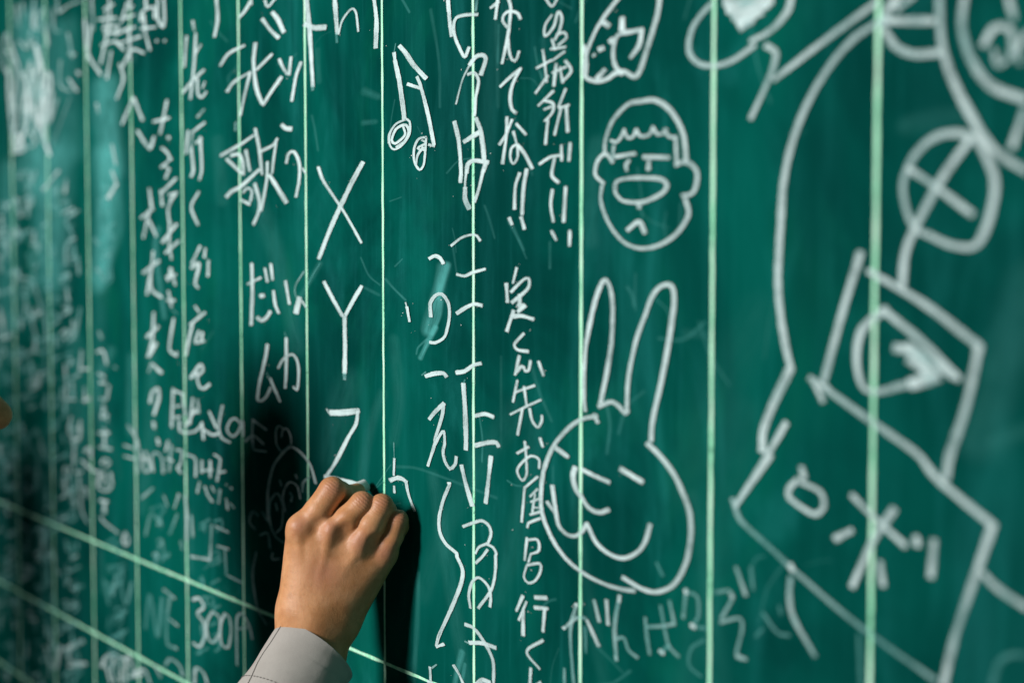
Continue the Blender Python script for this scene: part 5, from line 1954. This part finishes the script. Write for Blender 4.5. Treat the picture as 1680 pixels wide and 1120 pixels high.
path = [(J(516,1069,-8), 0.0355, 0.029), (J(496,1098,2), 0.0355, 0.0295), (J(450,1182,26), 0.0395, 0.034),
        (EL+(J(452,1178,26)-EL)*0.35, 0.046, 0.043), (EL, 0.052, 0.050), (EL*0.5+SH*0.5, 0.056, 0.056), (SH, 0.066, 0.066)]
sleeve, SC, ST, SA, SB = tube(path, 'sleeve', CLOTH, person, wob=0.034)
# stitching round the cuff and the seam down its side, raised threads
def thread(pts, r, name, mat, parent):
    V, Fs = [], []
    for a, b in pts:
        a, b = np.array(a), np.array(b); d = b-a; L = np.linalg.norm(d); d = d/L; s = np.cross(d, NRM); s /= np.linalg.norm(s)+1e-9; w = np.cross(s, d); k = len(V)
        for p, rr in ((a, r*0.4), (a+d*L*0.25, r), (a+d*L*0.75, r), (b, r*0.4)):
            for j in range(5): V.append(p+s*rr*math.cos(j*1.2566)+w*rr*math.sin(j*1.2566))
        for i in range(3):
            for j in range(5): Fs.append((k+i*5+j, k+i*5+(j+1)%5, k+i*5+5+(j+1)%5, k+i*5+5+j))
    return world_child(mesh_obj(name, V, Fs, mat), parent)
def on_sleeve(i, th, lift=0.00045):
    f = i-int(i); i = int(i); c = SC[i]*(1-f)+SC[i+1]*f; tt = ST[i]; a = SA[i]*(1-f)+SA[i+1]*f+lift; b = SB[i]*(1-f)+SB[i+1]*f+lift
    s = np.cross(tt, NRM); s /= np.linalg.norm(s); w = np.cross(s, tt); ph = i*0.05; amp = 0.034*(0.15+0.85*min(1, i/18.0))
    k = 1+amp*(math.sin(3*th+ph*2.1)*0.5+math.sin(5*th-ph*3.7)*0.3+math.sin(2*th+ph*6.0)*0.6)
    return c+s*a*math.cos(th)*k+w*b*math.sin(th)*k
seg_len = np.linalg.norm(SC[1]-SC[0])
iring = 0.0155/seg_len
STITCH = [(on_sleeve(iring, th), on_sleeve(iring, th+0.055)) for th in np.arange(0, 2*math.pi, 0.095)]
st = thread(STITCH, 0.00042, 'cuff_stitching', THREAD, person); st['kind'] = 'stuff'
SEAM_TH = 0.36
thread([(on_sleeve(i*0.5, SEAM_TH+0.006*i*0.5), on_sleeve(i*0.5+0.5, SEAM_TH+0.006*(i*0.5+0.5))) for i in range(0, 80)], 0.0003, 'sleeve_seam', THREAD, person)

# ------------------------------------------------------------------ stick of chalk in the fingers
tip = CAM + (FWD + RGT*(601-840)/FPX - UPV*(795-560)/FPX)
tip = CAM + (tip-CAM)*((-0.0052-CAM[1])/(tip-CAM)[1])
tail = J(566,812,-36)
def chalk_stick():
    d = tail-tip; L = np.linalg.norm(d); d /= L; s = np.cross(d, (0,0,1)); s /= np.linalg.norm(s); w = np.cross(s, d)
    V, Fs = [], []; seg = 24
    q = np.array([0.9, -0.15, 0.45]); q -= d*(q@d); q /= np.linalg.norm(q)               # the worn side of the tip
    prof = [(0.0000, 0.0012, 0.8), (0.0, 0.0042, 0.8), (0.0004, 0.0048, 0.8), (0.0012, 0.0052, 0.7), (0.009, 0.0054, 0), (0.02, 0.0055, 0), (L, 0.0055, 0), (L+0.0006, 0.0046, 0)]
    for t, r, k in prof:
        for j in range(seg):
            th = 2*math.pi*j/seg; off = s*math.cos(th)+w*math.sin(th); cut = k*0.95*r*(off@q)
            V.append(tip+d*(t+cut+0.0006*k*math.sin(3*th+1))+off*r)
    for i in range(len(prof)-1):
        for j in range(seg): Fs.append((i*seg+j, i*seg+(j+1)%seg, (i+1)*seg+(j+1)%seg, (i+1)*seg+j))
    Fs.append(tuple(range(seg))[::-1]); Fs.append(tuple(range((len(prof)-1)*seg, len(prof)*seg)))
    return mesh_obj('chalk_stick', V, Fs, STICK, smooth=False)
tag(chalk_stick(), 'short worn stick of white chalk pinched in the fist', 'chalk')

# ------------------------------------------------------------------ the rest of the writer, beside the frame: nose just in view, head shades the board
def frame(fx, fy, fz=0.0):
    f = np.array([fx, fy, fz]); f /= np.linalg.norm(f); s = np.cross(f, (0,0,1)); s /= np.linalg.norm(s); return s, f, np.cross(s, f)
HC = np.array([-0.186, -0.364, 1.335]); HS, HF, HU = frame(0.15, 0.99, -0.06)
def H(a, b, c): return HC + HS*a*mm + HF*b*mm + HU*c*mm
def build_head(name):
    F_ = Field(HC-np.array([0.14,0.16,0.25]), HC+np.array([0.14,0.16,0.15]), 2.2*mm); A = (HS, HF, HU)
    F_.blob(H(0,-8,32), (0.074,0.092,0.088), A, 0.01); F_.blob(H(0,18,-30), (0.060,0.074,0.082), A, 0.03)
    F_.bone(H(0,74,-88), H(0,60,-92), 0.016, 0.02, 0.03); F_.bone(H(-48,10,-62), H(0,66,-88), 0.014, 0.014, 0.03); F_.bone(H(48,10,-62), H(0,66,-88), 0.014, 0.014, 0.03)
    F_.bone(H(0,88,12), H(0,104,-22), 0.007, 0.010, 0.012); F_.bone(H(-11,95,-24), H(11,95,-24), 0.0075, 0.0075, 0.008); F_.bone(H(0,107,-22), H(0,106,-24), 0.009, 0.009, 0.008)
    for s in (-1, 1):
        F_.bone(H(10*s,86,22), H(46*s,74,22), 0.008, 0.008, 0.012); F_.blob(H(32*s,91,6), (0.014,0.008,0.009), A, 0.008, -1); F_.blob(H(32*s,78,6), (0.012,0.012,0.011), A, 0.002)
        F_.blob(H(72*s,-8,-4), (0.008,0.020,0.032), A, 0.008); F_.blob(H(42*s,66,-22), (0.022,0.018,0.020), A, 0.02)
    F_.bone(H(-20,86,-52), H(20,86,-52), 0.006, 0.006, 0.006); F_.bone(H(-17,85,-62), H(17,85,-62), 0.0075, 0.0075, 0.007)
    F_.bone(H(0,-20,-40), np.array([-0.20,-0.405,1.13]), 0.056, 0.062, 0.03)
    V, Q = F_.mesh(); V = relax(V, Q, 2); o = mesh_obj(name, V, Q, SKIN)
    o.data.attributes.new('red', 'FLOAT', 'POINT')
    return o
def build_hair(name):
    F_ = Field(HC-np.array([0.15,0.17,0.15]), HC+np.array([0.15,0.17,0.16]), 2.6*mm); A = (HS, HF, HU)
    F_.blob(H(0,-14,44), (0.083,0.099,0.090), A, 0.01); F_.blob(H(0,-60,-6), (0.070,0.050,0.070), A, 0.03)
    F_.blob(H(0,98,-6), (0.085,0.062,0.056), A, 0.012, -1); F_.blob(H(0,60,-80), (0.14,0.10,0.085), A, 0.012, -1)
    for i in range(420):                                           # locks all over the crown, falling from the parting
        th = random.uniform(0, 2*math.pi); el = random.uniform(-0.25, 1.5); up = np.array([math.cos(th)*math.cos(el), math.sin(th)*math.cos(el), math.sin(el)])
        if up[1] > 0.55 and up[2] < 0.35: continue
        e2 = el-random.uniform(0.30, 0.5); t2 = th+random.uniform(-0.25, 0.25); dn = np.array([math.cos(t2)*math.cos(e2), math.sin(t2)*math.cos(e2), math.sin(e2)])
        R_ = np.array([82, 98, 90])+random.uniform(0, 4); cc = np.array([0, -14, 42])
        F_.bone(H(*(cc+up*R_)), H(*(cc+dn*(R_+random.uniform(0, 3)))), 0.0055, 0.0022, 0.003)
    V, Q = F_.mesh(); V = relax(V, Q, 1); return mesh_obj(name, V, Q, HAIR)
def build_jacket(name):
    F_ = Field((-0.50,-0.62,0.52), (0.10,-0.24,1.20), 6*mm)
    S_, FW, U_ = frame(0.12, 0.99); A = (S_, FW, U_); c = np.array([-0.20,-0.425,0.0])
    def T(a, b, z): return c+S_*a+FW*b+np.array([0,0,z])
    F_.blob(T(0,0,0.93), (0.185,0.115,0.21), A, 0.02); F_.blob(T(0,0,0.72), (0.165,0.115,0.22), A, 0.08)
    F_.bone(T(-0.15,0,1.06), T(0.13,0,1.07), 0.062, 0.062, 0.05); F_.bone(T(-0.07,-0.01,1.12), T(0.07,-0.01,1.12), 0.045, 0.045, 0.04)
    F_.bone(T(-0.17,0,1.05), T(-0.235,-0.02,0.80), 0.062, 0.05, 0.03); F_.bone(T(-0.235,-0.02,0.80), T(-0.21,0.07,0.57), 0.05, 0.038, 0.02)
    nk = np.array([-0.20,-0.405,1.135])
    for i in range(14):                                            # collar band
        t0, t1 = 2*math.pi*i/14, 2*math.pi*(i+1)/14
        F_.bone(nk+S_*0.074*math.cos(t0)+FW*0.074*math.sin(t0), nk+S_*0.074*math.cos(t1)+FW*0.074*math.sin(t1), 0.012, 0.012, 0.008)
    V, Q = F_.mesh(); V = relax(V, Q, 3); return mesh_obj(name, V, Q, CLOTH)
def build_legs(name):
    F_ = Field((-0.45,-0.60,-0.24), (0.05,-0.22,0.66), 8*mm); c = np.array([-0.20,-0.425,0.0])
    for s in (-1, 1):
        F_.bone(c+(0.085*s,0,0.60), c+(0.095*s,0.02,0.22), 0.095, 0.062, 0.03); F_.bone(c+(0.095*s,0.02,0.22), c+(0.10*s,-0.01,-0.16), 0.062, 0.045, 0.02)
        F_.bone(c+(0.10*s,-0.02,-0.19), c+(0.11*s,0.15,-0.205), 0.042, 0.034, 0.02)
    V, Q = F_.mesh(); V = relax(V, Q, 2); return mesh_obj(name, V, Q, TROUSER)
TROUSER = plain('dark_trousers', (0.03, 0.032, 0.04), 0.9, 0.1)
body_parts = [world_child(build_head('head'), person), world_child(build_hair('hair'), person), world_child(build_jacket('jacket'), person), world_child(build_legs('trousers'), person)]
# a second person standing further along the board; only the shade they throw on it shows
other = empty('person', (-0.69, -0.85, 0.02)); other.scale = (1.1, 1.1, 1.1)
tag(other, 'person standing further along the board, shading its far lower corner', 'person')
for b in body_parts:
    d = b.copy(); COL.objects.link(d); d.parent = other
